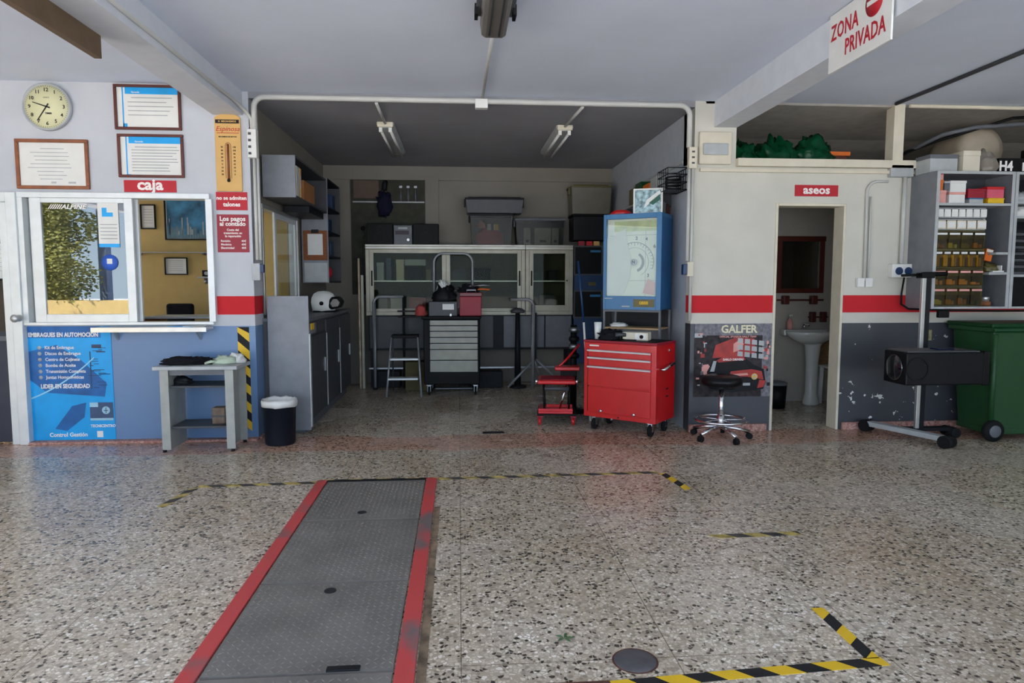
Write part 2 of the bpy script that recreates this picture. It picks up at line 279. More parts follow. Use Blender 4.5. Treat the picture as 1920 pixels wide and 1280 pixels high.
# window_1: the cash desk window in white aluminium
b = MB(); b.box(-3.72, -2.14, 6.15, 6.3, 2.12, 2.165).box(-3.72, -2.14, 6.15, 6.3, 1.035, 1.06).box(-3.72, -3.675, 6.15, 6.3, 1.06, 2.12).box(-2.175, -2.12, 6.15, 6.3, 1.06, 2.12)
w1 = struct('window_1', b, K['alup'], .003)
part('sash_frame', K['alup'], w1, (-3.63, -3.54, 6.17, 6.2, 1.06, 2.12), (-2.86, -2.79, 6.17, 6.2, 1.06, 2.12), (-3.54, -2.86, 6.17, 6.2, 2.08, 2.12), (-3.54, -2.86, 6.17, 6.2, 1.06, 1.13), bevel=.003)
part('pane', GL, w1, (-3.54, -2.86, 6.182, 6.187, 1.13, 2.08))
part('rear_sash', K['alup'], w1, (-2.83, -2.77, 6.23, 6.26, 1.06, 2.12), (-3.67, -3.6, 6.23, 6.26, 1.06, 2.12), bevel=.003)
part('dark_backing', mat('dark_backing_brown', (50, 46, 42), .5), w1, (-3.672, -2.8, 6.262, 6.266, 1.08, 2.1))  # plain dark sheet set behind the left pane
text('//////ALPINE', .052, (-3.33, 6.179, 2.045), K['ltext'], w1, name='sticker_lettering', bold=.0015, sx=1.2, shear=.3)
# door_1: office doorway at far left, white aluminium jamb, panels painted as the dim interior
d1 = struct('door_1', MB().box(-3.80, -3.72, 6.13, 6.36, 0, 2.16).box(-5.1, -3.8, 6.13, 6.36, 2.08, 2.16).box(-3.87, -3.80, 6.15, 6.2, 0, 2.08), K['alup'], .004)
part('transom_reflection', K['paper'], d1, (-5.1, -3.87, 6.2, 6.21, 1.97, 2.08)); part('dim_interior_panel', mat('dim_interior_navy', (52, 56, 70), .5), d1, (-5.1, -3.87, 6.22, 6.25, 0.01, .98)); part('dim_interior_pane', mat('dim_interior_pane', (66, 60, 54), .25), d1, (-5.1, -3.87, 6.225, 6.235, .98, 1.97)); part('mid_rail', K['mgrey'], d1, (-5.1, -3.87, 6.2, 6.26, .9, .94))  # white transom paints a bright reflection; dark panels added for the dim interior
MB().lathe([(.0, 0), (.028, 0), (.028, .02), (.012, .03), (.012, .05), (.03, .06), (.034, .075), (.02, .09), (0, .092)], 20).build('door_knob', K['alu'], d1, loc=(-3.735, 6.13, 1.1)).rotation_euler = (PI/2, 0, 0)
# window_2: sliding window between the bay and the office
b = MB(); b.box(-1.9, -1.8, 6.53, 6.57, 1.1, 2.13).box(-1.9, -1.8, 7.9, 7.95, 1.1, 2.13).box(-1.9, -1.8, 6.57, 7.9, 2.09, 2.13).box(-1.9, -1.8, 6.57, 7.9, 1.1, 1.13)
w2 = struct('window_2', b, K['alu'], .003)
part('sash', K['alup'], w2, (-1.83, -1.81, 6.98, 7.05, 1.13, 2.09), (-1.83, -1.81, 7.82, 7.88, 1.13, 2.09), (-1.83, -1.81, 7.05, 7.82, 2.04, 2.09), bevel=.002)
part('pane', GL, w2, (-1.822, -1.818, 7.05, 7.82, 1.13, 2.04))
# ---------------------------------------------------------------- beyond the garage front (seen mirrored in the window)
hm = mat('hedge_leaves', (142, 140, 66), .7, nz=.5, sc=3)
random.seed(3); b = MB()
for i in range(13000):
    x = random.uniform(-12.2, -9.2); z = random.uniform(.9, 4.6); y = -6.3 + random.uniform(-.5, .35) + .25*math.sin(x*3)+.2*math.sin(z*4)
    if x > -9.5 + .15*math.sin(z*5) - .12*max(0, 2.2-z): continue
    d = Vector((random.gauss(0, 1), random.gauss(0, 1), random.gauss(0, 1))).normalized(); q = d.to_track_quat('Z', 'Y'); s = random.uniform(.03, .075)
    vs = [b.b.verts.new(Vector((x, y, z)) + q @ Vector(p)*s) for p in ((-1, 0, 0), (0, -.6, .1), (1, 0, 0), (0, .6, .1))]; b.b.faces.new(vs)
b.box(-12.4, -10.35, -6.9, -6.5, .8, 4.4)
tag(b.build('hedge', hm), 'tall dense green hedge outside, seen mirrored in the cash window', 'hedge')
tag(MB().box(-13, -7.5, -6.2, -5.95, -.21, .95).build('garden_wall', mat('sunlit_render', (214, 184, 120), .9)), 'low sunlit ochre garden wall under the mirrored hedge', 'wall')
tag(MB().box(-9.7, -9.5, -7.3, -7.0, -.21, 4.6).box(-9.5, -7.0, -9.2, -9.0, -.21, 2.9).build('neighbour_building', mat('blue_grey_render', (118, 132, 158), .8)), 'pale blue grey building beside the hedge, mirrored in the glass', 'building')
# ---------------------------------------------------------------- front wall, left: clock, frames, signs
WY = 6.2
def wallthing(name, label, cat, x, z, y=WY, group=None): return thing(name, label, cat, (x, y, z), 0, group)
t = wallthing('wall_clock', 'round wall clock with cream face above the orange-brown frame', 'clock', -3.44, 2.873)
MB().lathe([(0, 0), (.19, 0), (.197, -.012), (.195, -.04), (.182, -.048), (.178, -.03), (0, -.03)], 48, axis='Y').build('case', K['lgrey'], t)
MB().lathe([(.176, -.030), (.176, -.034), (0, -.034)], 48, axis='Y').build('clock_face', mat('clock_face', (222, 220, 176), .6, nz=.02), t)
for h in range(1, 13):
    a = R(90-30*h); text(str(h), .042, (.138*math.cos(a), -.0355, .138*math.sin(a)), K['ink'], t, name='numeral', bold=.0006)
b = MB()
for i in range(60):
    a = R(6*i); c, s_ = math.cos(a), math.sin(a); r0 = .164; b.prism([(r0*c-.0012*s_, r0*s_+.0012*c), (r0*c+.0012*s_, r0*s_-.0012*c), (.171*c+.0012*s_, .171*s_-.0012*c), (.171*c-.0012*s_, .171*s_+.0012*c)], -.0365, -.0345)
b.build('minute_track', K['ink'], t); text('TIMER', .02, (.012, -.0355, -.055), K['ink'], t, bold=.0006); text('QUARTZ', .012, (0, -.0355, .075), K['dink'], t)
for nm, a, L, wd in (('hour_hand', 162, .115, .006), ('minute_hand', 236, .14, .005)):
    c, s_ = math.cos(R(a)), math.sin(R(a)); MB().prism([(-.03*c-wd*s_, -.03*s_+wd*c), (-.03*c+wd*s_, -.03*s_-wd*c), (L*c+wd*.5*s_, L*s_-wd*.5*c), (L*c-wd*.5*s_, L*s_+wd*.5*c)], -.042, -.039).build(nm, K['ink'], t)
def frame(name, label, x0, x1, z0, z1, fm, kind, y=WY, fw=.022, cat='frame', group=None):
    cx, cz = (x0+x1)/2, (z0+z1)/2; W, H = (x1-x0)/2, (z1-z0)/2; t = wallthing(name, label, cat, cx, cz, y, group)
    part('frame', fm, t, (-W, W, -.025, 0, H-fw, H), (-W, W, -.025, 0, -H, -H+fw), (-W, -W+fw, -.025, 0, -H+fw, H-fw), (W-fw, W, -.025, 0, -H+fw, H-fw), bevel=.004)
    part('document', K['paper'], t, (-W+fw, W-fw, -.008, -.003, -H+fw, H-fw))
    yy = -.0095
    if kind == 'cert':
        b = MB(); random.seed(int(abs(x0)*100))
        for i in range(9):
            zz = H-fw-.05-i*(2*H-2*fw-.09)/8.5; l = random.uniform(.3, .8)*(W-fw); b.box(-l, l*random.uniform(.6, 1), yy, yy+.001, zz-.003, zz+.003)
        b.box(-.02, .02, yy, yy+.001, -H+fw+.02, -H+fw+.035).box(.12, .18, yy, yy+.001, -H+fw+.02, -H+fw+.035); b.build('text_lines', K['lgrey'], t)
    if kind in ('blueA', 'blueB'):
        part('blue_header', K['sky'], t, (-W+.09, W-fw, yy, yy+.001, H-fw-.055, H-fw), (-W+.065, -W+.075, yy, yy+.001, -H+fw, H-fw), (-W+.065, -W+.1, yy, yy+.001, -H+fw, -H+fw+.03 if kind == 'blueA' else -H+fw+.005))
        b = MB(); n = 5 if kind == 'blueA' else 9
        for i in range(n):
            zz = H-fw-.085-i*(.036 if kind == 'blueA' else .025); b.box(-W+.11+(.03 if i == 0 else 0), W-fw-random.uniform(.01, .12), yy, yy+.001, zz-.0035, zz+.0035)
        b.build('text_lines', mat('faint_ink', (168, 170, 170), .8), t)
        text('Garantía', .02, (-W+.14, yy-.0005, H-fw-.04), K['ltext'], t, align='LEFT', bold=.0004)
    if kind == 'small':
        b = MB()
        for i in range(6): b.box(-W*.6, W*.6, yy, yy+.001, H*.6-i*H*.22-.002, H*.6-i*H*.22+.002)
        b.build('text_lines', mat('faint_ink', (168, 170, 170), .8), t)
    return t
frame('framed_certificate', 'orange-brown framed certificate on the wall below the round clock', -3.725, -3.135, 2.195, 2.61, K['wood'], 'cert', fw=.028)
frame('framed_certificate', 'upper of two mahogany framed blue and white certificates', -2.905, -2.357, 2.7, 3.075, K['dwood'], 'blueA')
frame('framed_certificate', 'lower of two mahogany framed blue and white certificates, above red caja sign', -2.893, -2.35, 2.3, 2.664, K['dwood'], 'blueB')
def sign(name, label, x0, x1, z0, z1, m, lines, y=WY, tm=None, th=.006):
    cx, cz = (x0+x1)/2, (z0+z1)/2; t = wallthing(name, label, 'sign', cx, cz, y); part('panel', m, t, ((x0-x1)/2, (x1-x0)/2, -th, 0, (z0-z1)/2, (z1-z0)/2), bevel=.001)
    for body, sz, dx, dz, kw in lines: text(body, sz, (dx, -th-.001, dz), tm or K['ltext'], t, **kw)
    return t
sign('wall_sign', 'small red sign reading caja above the cash window', -2.86, -2.425, 2.178, 2.278, K['rtext'], [('caja', .13, 0, .01, dict(bold=.004, sx=1.1))])
sign('wall_sign', 'bright red sign below the wooden thermometer, two lines of white lettering', -2.097, -1.832, 2.03, 2.186, K['rtext'], [('no se admiten', .045, 0, .025, dict(bold=.0012)), ('talones', .05, 0, -.03, dict(bold=.0016))])
sign('wall_sign', 'crimson price sign on the left pier under the smaller red sign', -2.097, -1.828, 1.666, 1.993, K['dred'], [('Los pagos', .055, 0, .125, dict(bold=.0015)), ('al contado', .052, 0, .082, dict(bold=.0015)), ('Coste del', .026, 0, .03, dict(bold=.0006)), ('tratamiento en', .026, 0, .003, dict(bold=.0006)), ('la reparación', .026, 0, -.024, dict(bold=.0006)),
    ('Revisión', .024, -.105, -.066, dict(align='LEFT', bold=.0006)), ('40€', .024, .11, -.066, dict(align='RIGHT', bold=.0006)), ('Mecánica', .024, -.105, -.096, dict(align='LEFT', bold=.0006)), ('40€', .024, .11, -.096, dict(align='RIGHT', bold=.0006)), ('Electricidad', .024, -.105, -.126, dict(align='LEFT', bold=.0006)), ('40€', .024, .11, -.126, dict(align='RIGHT', bold=.0006))])
sign('wall_sign', 'small red sign reading aseos over the toilet doorway', 3.11, 3.527, 2.2, 2.303, K['rtext'], [('aseos', .105, 0, .004, dict(bold=.003, sx=1.1))])
# thermometer
t = wallthing('wall_thermometer', 'tall yellow wooden thermometer on the left pier above the red signs', 'thermometer', -1.975, 2.19)
MB().prism([(-.108, 0), (.108, 0), (.108, .62)] + [(.108*math.cos(R(a)), .62+.035*math.sin(R(a))) for a in range(10, 180, 10)] + [(-.108, .62)], -.02, 0).build('board', K['thermo'], t, bevel=.003)
part('black_band', K['ink'], t, (-.1, .098, -.022, -.02, .575, .607)); text('H  MECANISMOS', .02, (0, -.0225, .591), K['thermo'], t, bold=.0006)
text('Espinosa', .058, (0, -.021, .528), K['rtext'], t, shear=.35); part('underline', K['rtext'], t, (-.09, .095, -.0215, -.02, .492, .497)); text('RECAMBIOS DE MOTOR', .014, (0, -.021, .462), K['ink'], t, bold=.0006)
MB().cyl((0, -.028, .1), (0, -.028, .4), .009).build('glass_tube', K['wood'], t); MB().lathe([(0, -.014), (.01, -.01), (.014, 0), (.01, .012), (.006, .02)], 16).build('bulb', K['char'], t, loc=(0, -.03, .09))
MB().ring(0, .39, .02, .024, -.022, -.02, 0, 180, 14).box(-.026, -.022, -.022, -.02, .11, .39).box(.022, .026, -.022, -.02, .11, .39).build('tube_surround', K['wood'], t)
for i in range(9):
    for s_, v in ((-1, 50-i*10), (1, 120-i*15)): text(str(abs(v)), .018, (s_*.052, -.021, .375-i*.029), K['ink'], t, name='scale_number', bold=.0005)
# items seen through and on the cash window
t = wallthing('notice_sheet', 'white printed notice with blue logo taped inside the cash window', 'notice', -2.995, 1.875, 6.178)
part('sheet', K['paper'], t, (-.085, .085, 0, .001, -.17, .215)); part('blue_logo', K['sky'], t, (-.05, -.01, -.001, 0, .09, .165), (-.01, .04, -.001, 0, .09, .125), (-.085, .085, -.001, 0, -.17, -.14))
b = MB(); [b.box(-.07, .07, -.001, 0, -.1+i*.03, -.093+i*.03) for i in range(5)]; b.build('text_lines', mat('faint_ink', (168, 170, 170), .8), t)
t = wallthing('window_sticker', 'round blue sticker low on the left cash window pane', 'sticker', -3.0, 1.575, 6.178)
MB().lathe([(0, 0), (.068, 0), (.068, -.0015), (0, -.0015)], 32, axis='Y').build('disc', mat('sticker_blue', (50, 96, 196), .5), t); part('white_square', K['paper'], t, (-.022, .022, -.0025, -.0015, -.012, .032))
# ledge and papers
t = wallthing('window_ledge', 'silver shelf ledge under the cash window', 'ledge', -2.62, 1.03)
part('shelf_board', K['alup'], t, (-.49, .46, -.17, 0, -.035, -.012), bevel=.004); part('front_lip', K['alu'], t, (-.49, .46, -.178, -.168, -.05, -.008), bevel=.002)
for i in (-.35, .35): MB().prism([(-.13, -.035), (0, -.035), (0, -.13)], i-.008, i+.008, 'X').build('bracket', K['alu'], t)
for i, (x, r, s_, m, lb) in enumerate(((-2.55, .2, .1, 'paper', 'white sheet of paper lying mid ledge of the cash window'), (-2.38, -.3, .11, 'sky', 'blue and white leaflet on the right part of the window ledge'), (-2.28, .15, .09, 'paper', 'white paper at the right end of the window ledge'))):
    tag(MB().box(-s_, s_, -.05, .05, 0, .003).build('paper_sheet', K[m], loc=(x, 6.1, 1.019+i*.0035), rotz=r), lb, 'paper')
# office contents
frame('framed_notice', 'small black framed white sheet left of the blue poster in the office', -3.55, -3.385, 2.0, 2.275, K['ink'], 'small', y=8.05, fw=.014)
t = frame('framed_poster', 'large blue city skyline poster on the ochre office wall', -3.29, -2.5, 1.88, 2.4, K['ink'], 'none', y=8.05, fw=.016, cat='poster')
random.seed(5); b = MB(); b.box(-.37, .37, -.0095, -.009, -.24, .24); b.mi = 1
for i in range(26): x = -.36+i*.0285; h = random.uniform(.04, .14); b.box(x, x+.024, -.011, -.0095, -.24, -.24+h)
b.mi = 2
for i in range(14): x = random.uniform(-.35, .33); b.box(x, x+.012, -.0125, -.011, -.2, -.2+random.uniform(.03, .2))
b.build('skyline_print', [mat('poster_sky', (70, 140, 180), .5, nz=.5, sc=7), mat('poster_city', (110, 140, 150), .6, nz=.3), K['lgrey']], t)
frame('framed_notice', 'black framed diploma under the office wall shelf', -3.31, -3.06, 1.49, 1.685, K['ink'], 'small', y=8.05, fw=.012)
frame('framed_notice', 'narrow dark frame on the dark interior panel at the far left edge', -3.97, -3.88, 1.42, 1.75, K['ink'], 'small', y=6.222, fw=.016)
t = wallthing('glass_shelf', 'thin glass shelf above the diploma in the office', 'shelf', -3.2, 1.72, 8.05)
part('glass_plate', K['lgrey'], t, (-.42, .42, -.15, 0, .012, .022), bevel=.002)
for x in (-.36, .36): MB().cyl((x, -.15, 0), (x, 0, 0), .012).build('bracket', K['steel'], t)
t = wallthing('corner_shelf', 'small grey corner shelf at the right of the office wall', 'shelf', -2.8, 1.45, 8.05)
part('plate', K['lgrey'], t, (-.12, .2, -.12, 0, 0, .02), bevel=.003); MB().cyl((-.05, -.05, -.06), (-.05, -.05, 0), .02).build('bracket', K['steel'], t)
t = thing('small_camera', 'small black camera resting on the office corner shelf', 'camera', (-2.82, 7.97, 1.471)); part('body', K['black'], t, (-.05, .05, -.03, .03, 0, .07), bevel=.006); MB().cyl((0, -.045, .035), (0, -.03, .035), .02).build('lens', K['lgrey'], t)
t = thing('office_chair', 'black office chair behind the cash window with low rail', 'chair', (-3.1, 7.72, 0))
MB().lathe([(0, .48), (.2, .49), (.22, .52), (.2, .56), (0, .57)], 24, sy=.95).build('seat', K['navyw'], t); MB().cyl((0, 0, .08), (0, 0, .5), .03).build('post', K['char'], t)
MB().box(-.15, .15, .14, .2, .62, 1.17).build('backrest', K['navyw'], t, bevel=.04); part('back_bar', K['char'], t, (-.03, .03, .15, .2, .5, .7))
for k in range(5): a = R(72*k+20); MB().tube([(0, 0, .1), (.25*math.cos(a), .25*math.sin(a), .07)], .018).cyl((.25*math.cos(a), .25*math.sin(a)-.015, .03), (.25*math.cos(a), .25*math.sin(a)+.015, .03), .03).build('leg', K['char'], t)
t = thing('office_desk', 'desk edge with pale rail behind the cash window opening', 'desk', (-2.75, 7.1, 0)); part('desktop', K['lgrey'], t, (-.32, .6, -.2, .3, 1.05, 1.07), bevel=.003); part('side_panel', K['card'], t, (-.32, -.3, -.2, .3, 0, 1.05)); part('side_panel', K['card'], t, (.58, .6, -.2, .3, 0, 1.05))
tag(MB().box(-.015, .015, -.2, .2, 0, .8).box(-.01, .01, -.25, -.2, 0, .8).build('curtain_panel', K['curt'], loc=(-2.15, 6.95, 1.1)), 'pale teal blind strip seen through the bay side window', 'curtain')
tag(MB().prism([(7.05+.04*math.sin(i)*(i % 2), 0) for i in range(2)] + [(7.9, 0), (7.9, .02), (7.05, .02)], 0, .9, 'Z').build('blind', K['curt'], loc=(-2.1, -.4, 1.12)), 'pale teal vertical blind behind the sliding bay window', 'blind')
# blue poster on the dado
t = wallthing('blue_poster', 'large bright blue clutch service poster on the dado below the cash window', 'poster', -3.385, .024)
part('sheet', K['sky'], t, (-.355, .355, -.006, 0, 0, 1.0), bevel=.001)
b = MB(); b.box(-.355, .27, -.0075, -.006, .9, 1.0); b.prism([(-.34, .78), (-.1, .84), (.1, .7), (.3, .5), (.28, .38), (-.2, .42), (-.355, .55)], -.007, -.006); b.prism([(-.15, .1), (.0, .3), (.12, .33), (.1, .2), (-.05, .08)], -.007, -.006); b.build('dark_shapes', mat('poster_mid_blue', (22, 104, 176), .5, nz=.3, sc=6), t)
text('EMBRAGUES EN AUTOMOCION', .052, (-.33, -.0085, .925), K['ltext'], t, align='LEFT', bold=.0018, sx=.78)
for i, l in enumerate(('Kit de Embrague', 'Discos de Embrague', 'Centro de Cojinete', 'Bomba de Aceite', 'Transmisión Completa', 'Juntas Homocinéticas')):
    z = .815-i*.052; MB().lathe([(0, -.0075), (.017, -.0075), (.017, -.006)], 14, axis='Y').build('bullet', K['lgrey'], t, loc=(-.245, 0, z)); text(l, .04, (-.2, -.0085, z), K['ltext'], t, align='LEFT', bold=.0006, sx=.9)
text('LIDER EN SEGURIDAD', .052, (-.25, -.0085, .475), K['ltext'], t, align='LEFT', bold=.0015, sx=.8)
pts = [(-.345+.05*i, .36+.018*i+.0011*i*i*1.2) for i in range(12)]; b = MB()
for (x0, z0), (x1, z1) in zip(pts, pts[1:]): b.prism([(x0, z0), (x1, z1), (x1, z1+.014), (x0, z0+.014)], -.0085, -.0075)
b.build('white_swoosh', mat('pale_blue', (150, 215, 240), .5), t)
b = MB(); random.seed(2); b.box(.17, .178, -.008, -.007, .45, .78)
for i in range(22): z = .45+random.random()*.36; x = random.uniform(.14, .25); b.box(x, x+random.uniform(.03, .09), -.008, -.007, z, z+.005)
b.box(.19, .27, -.008, -.007, .81, .84); b.build('diagram', K['dblue'], t)
b = MB(); b.box(.15, .345, -.009, -.007, .17, .33); b.mi = 1; b.box(.15, .22, -.01, -.009, .29, .33).box(.15, .345, -.01, -.009, .17, .19); b.ring(.285, .26, 0, .034, -.0105, -.009, n=20); b.mi = 0; b.box(.268, .302, -.0115, -.0105, .255, .262).box(.282, .288, -.0115, -.0105, .235, .285); b.build('clutch_picture', [mat('slate_blue', (60, 84, 120), .5), mat('pale_blue2', (160, 205, 225), .5)], t)
text('TECNICENTRO', .034, (.255, -.0085, .12), K['ltext'], t, bold=.001, sx=.9); text('Control Gestión', .05, (-.2, -.0085, .045), K['ltext'], t, align='LEFT', bold=.0012, sx=.95); part('logo', K['ltext'], t, (.2, .25, -.009, -.006, .02, .075))
# striped tape helper: separate stripes of one tape
def tape(name, label, P0, P1, width, normal, slant=.06, pitch=.14, th=.002, ph=0, cat='tape', worn=0, par=None):
    P0, P1, n = Vector(P0), Vector(P1), Vector(normal); d = P1-P0; L = d.length; d.normalize(); s_ = d.cross(n).normalized()*width/2; bm = [MB(), MB()]
    m_ = MB(); k = 0; a = -slant + ph
    while a < L:
        for mi in (0, 1):
            a0, a1 = a, a+pitch/2
            q = [(a0, -1), (a1, -1), (a1+slant, 1), (a0+slant, 1)]; q = [(min(max(u, 0), L), v) for u, v in q]
            if q[2][0]-q[3][0] > 1e-4 or q[1][0]-q[0][0] > 1e-4:
                if q[1][0]-q[0][0] < 1e-4: q[1] = (q[0][0]+1e-4, -1)
                if q[2][0]-q[3][0] < 1e-4: q[3] = (q[2][0]-1e-4, 1)
                m_.mi = mi; A = [m_.b.verts.new(P0-P0 + d*u + s_*v) for u, v in q]; B = [m_.b.verts.new(d*u + s_*v + n*th) for u, v in q]
                m_._f(0, [m_.b.faces.new(A[::-1]), m_.b.faces.new(B)] + [m_.b.faces.new((A[i], A[(i+1) % 4], B[(i+1) % 4], B[i])) for i in range(4)])
            a += pitch/2
    return tag(m_.build(name, [K['yel'] if not worn else mat('worn_yellow_tape', (196, 172, 96), .7, nz=.5, sc=20), K['ink'] if not worn else mat('worn_black_tape', (70, 66, 62), .7, nz=.4, sc=20)], loc=P0), label, cat)
tape('hazard_tape', 'vertical yellow and black striped tape on the left pier', (-1.905, 6.2, .075), (-1.905, 6.2, 1.01), .1, (0, -1, 0), slant=-.09, pitch=.16)
# wall conduit, boxes and sockets
pipe = mat('conduit', (196, 196, 190), .5, nz=.03)
p = [(-1.84, 1.5, 2.9), (-1.84, 5.6, 2.9), (-1.835, 5.9, 2.9), (-1.8, 6.12, 2.86), (-1.77, 6.165, 2.8), (-1.765, 6.17, 2.7)]
tag(MB().tube(p, .014).build('conduit', pipe), 'grey conduit running along the left beam then down the pier', 'conduit')
p = [(-1.745, 6.17, 2.7), (-1.745, 6.17, 2.9)] + arc((-1.655, 6.17, 2.9), .09, 180, 90, 8)[1:] + arc((2.0, 6.17, 2.9), .09, 90, 0, 8) + [(2.09, 6.17, 2.62)]
c1 = tag(MB().tube(p, .024).build('conduit', pipe), 'long white conduit across the top of the workshop bay opening', 'conduit')
t = wallthing('junction_box', 'white junction box in the middle of the long overhead conduit', 'box', .21, 2.985, 6.17); part('body', K['white'], t, (-.055, .055, -.04, .03, -.06, .02), bevel=.005)
t = wallthing('junction_box', 'white switch box with four toggles on the left pier edge', 'box', -1.755, 2.59, 6.19); part('body', K['white'], t, (-.04, .035, -.07, .0, -.12, .12), bevel=.004)
for i in range(4): part('toggle', K['dgrey'], t, (-.03, -.008, -.078, -.07, .07-i*.055, .09-i*.055))
tag(MB().tube([(-1.755, 6.17, 2.47), (-1.755, 6.17, 1.6)], .014).tube([(-1.725, 6.17, 2.47), (-1.725, 6.17, 1.6)], .012).build('conduit', pipe), 'twin grey conduits down the left pier edge below the switch box', 'conduit')
t = wallthing('power_socket', 'grey and blue power socket low on the left pier edge', 'socket', -1.75, 1.49, 6.2); part('body', K['lgrey'], t, (-.05, .02, -.05, 0, -.07, .08), bevel=.004); part('blue_flap', K['dblue'], t, (.02, .05, -.05, 0, .0, .07), bevel=.004)
tag(MB().tube([(2.095, 6.17, 2.45), (2.095, 6.17, 1.6)], .016).tube([(2.13, 6.17, 2.45), (2.13, 6.17, 1.05)], .014).build('conduit', pipe), 'white conduits down the right pier edge to the blue socket', 'conduit')
t = wallthing('junction_box', 'cream switch box beside the emergency light on the right pier', 'box', 2.12, 2.52, 6.19); part('body', K['cream'], t, (-.04, .035, -.06, 0, -.09, .1), bevel=.004)
for i in range(3): part('toggle', K['dgrey'], t, (-.015, .01, -.066, -.06, .05-i*.05, .065-i*.05))
t = wallthing('power_socket', 'white socket with blue flap on the right pier edge', 'socket', 2.1, 1.52, 6.2); part('body', K['cream'], t, (-.01, .05, -.05, 0, -.06, .07), bevel=.004); part('blue_flap', K['dblue'], t, (-.05, -.01, -.06, 0, -.045, .05), bevel=.004)
t = wallthing('emergency_light', 'rectangular cream emergency light on the right pier under the beam', 'light', 2.335, 2.605, 6.2); part('body', K['cream'], t, (-.15, .15, -.04, 0, -.13, .16), bevel=.008); part('diffuser', K['lgrey'], t, (-.12, .115, -.06, -.04, -.05, .055), bevel=.02)
# right side conduits
t = wallthing('junction_box', 'pale junction box on the rail above the toilet wall conduits', 'box', 4.11, 2.44, 6.2); part('body', K['lgrey'], t, (-.11, .11, -.06, 0, -.06, .05), bevel=.005)
tag(MB().tube([(4.16, 6.17, 2.38), (4.16, 6.17, 1.58)], .02).build('conduit', pipe), 'straight white conduit from junction box to the double blue socket', 'conduit')
tag(MB().tube([(3.81, 6.18, 1.42), (3.8, 6.18, 2.24)] + arc((3.9, 6.18, 2.24), .1, 180, 90, 8)[1:] + [(4.0, 6.18, 2.34)], .013).build('conduit', pipe), 'curved white conduit right of the toilet doorway', 'conduit')
tag(MB().tube([(3.845, 6.18, 1.42), (3.84, 6.18, 2.2)], .009).build('conduit', pipe), 'thin white cable strip beside the curved conduit', 'conduit')
for x, lb in ((3.77, 'left one of two small white plug covers by the toilet door'), (3.85, 'right one of two small white plug covers by the toilet door')): tag(MB().box(-.035, .035, -.04, 0, -.04, .045).build('outlet_cover', K['white'], loc=(x, 6.2, 1.4), bevel=.005), lb, 'outlet')
t = wallthing('double_socket', 'white double socket with two round blue inserts beside the shelves', 'socket', 4.16, 1.51, 6.2); part('body', K['white'], t, (-.11, .1, -.07, 0, -.06, .065), bevel=.006)
for x in (-.045, .045): MB().cyl((x, -.078, .0), (x, -.07, 0), .036).build('blue_insert', K['dblue'], t)
tag(MB().tube([(4.17, 6.13, 1.45), (4.15, 6.13, 1.3), (4.16, 6.14, 1.2), (4.22, 6.12, 1.155), (4.5, 5.9, 1.15), (4.9, 5.85, 1.145), (5.6, 5.85, 1.15)], .009).build('power_cable', K['black']), 'black cable drooping from the double socket under the shelves', 'cable')
tag(MB().box(-.05, .05, -.02, .02, -.035, .03).build('power_adapter', K['black'], loc=(4.37, 5.86, 1.12), bevel=.006), 'black power adapter hanging below the grey shelves', 'adapter')
tag(MB().tube([(3.97, 1.5, 3.025), (3.99, 4.5, 3.025), (3.99, 6.1, 3.025)], .016).build('ceiling_tube', K['dgrey']), 'thin dark tube along the right ceiling towards the loft', 'cable')  # thin dark tube drawn for the line on the ceiling
tag(MB().tube([(4.15, 6.14, 3.02), (6.9, 6.14, 3.02)], .017).build('conduit', K['cream']), 'cream conduit under the ceiling above the right shelves', 'conduit')
# ---------------------------------------------------------------- ceiling lights, hanging sign, pelmet
def batten(label, x, y0, y1, z, wd):
    t = thing('fluorescent_light', label, 'light', (x, y0, z)); L = y1-y0; h = wd/2
    MB().prism([(-h, 0), (h, 0), (h, -.03), (h*.55, -.055), (-h*.55, -.055), (-h, -.03)], .0, L).build('housing', K['lgrey'], t, bevel=.003)
    part('end_cap', K['cream'], t, (-h*.9, h*.9, -.02, .0, -.05, 0), bevel=.004)
    for sgn in (-.55, .55):
        MB().cyl((sgn*h, .02, -.075), (sgn*h, L-.02, -.075), .014).build('tube', K['white'], t); part('lamp_holder', K['white'], t, (sgn*h-.016, sgn*h+.016, 0, .02, -.095, -.05))
    return t
batten('twin tube ceiling light in the workshop bay, left one', -.715, 7.0, 8.45, 2.985, .17)
batten('twin tube ceiling light in the workshop bay, right one nearer the blue cabinet', 1.08, 7.0, 8.35, 2.985, .17)
for x0, x1, lb in ((-.71, -.715, 'short conduit feeding the left light in the bay'), (1.12, 1.08, 'short conduit feeding the right light in the bay')): tag(MB().tube([(x0, 6.22, 2.97), (x1, 6.99, 2.97)], .014).build('conduit', pipe), lb, 'conduit')
t = thing('fluorescent_light', 'long grey ceiling light at the top centre, nearest the camera', 'light', (.225, 2.9, 3.04))
MB().prism([(-.1, 0), (.1, 0), (.115, -.05), (-.115, -.05)], 0, 1.35).build('housing', K['mgrey'], t, bevel=.004)
MB().prism([(-.085, -.05), (.085, -.05), (.075, -.12), (.05, -.135), (-.05, -.135), (-.075, -.12)], 0.02, 1.46).build('diffuser', mat('smoked_diffuser', (112, 108, 104), .35), t, bevel=.006)
for x in (-.03, .03): MB().cyl((x, .04, -.14), (x, 1.4, -.14), .006).build('ridge', K['dgrey'], t)
for x in (-.112, .112): part('clip', K['char'], t, (x-.01, x+.01, 1.2, 1.3, -.09, -.03))
tag(MB().tube([(.233, 4.4, 3.02), (.22, 6.14, 3.02)], .012).build('conduit', pipe), 'thin conduit between the near ceiling light and the overhead junction box', 'conduit')
t = thing('hanging_sign', 'large white sign reading ZONA PRIVADA fixed on the right beam', 'sign', (2.3, 3.9, 2.69), -PI/2)
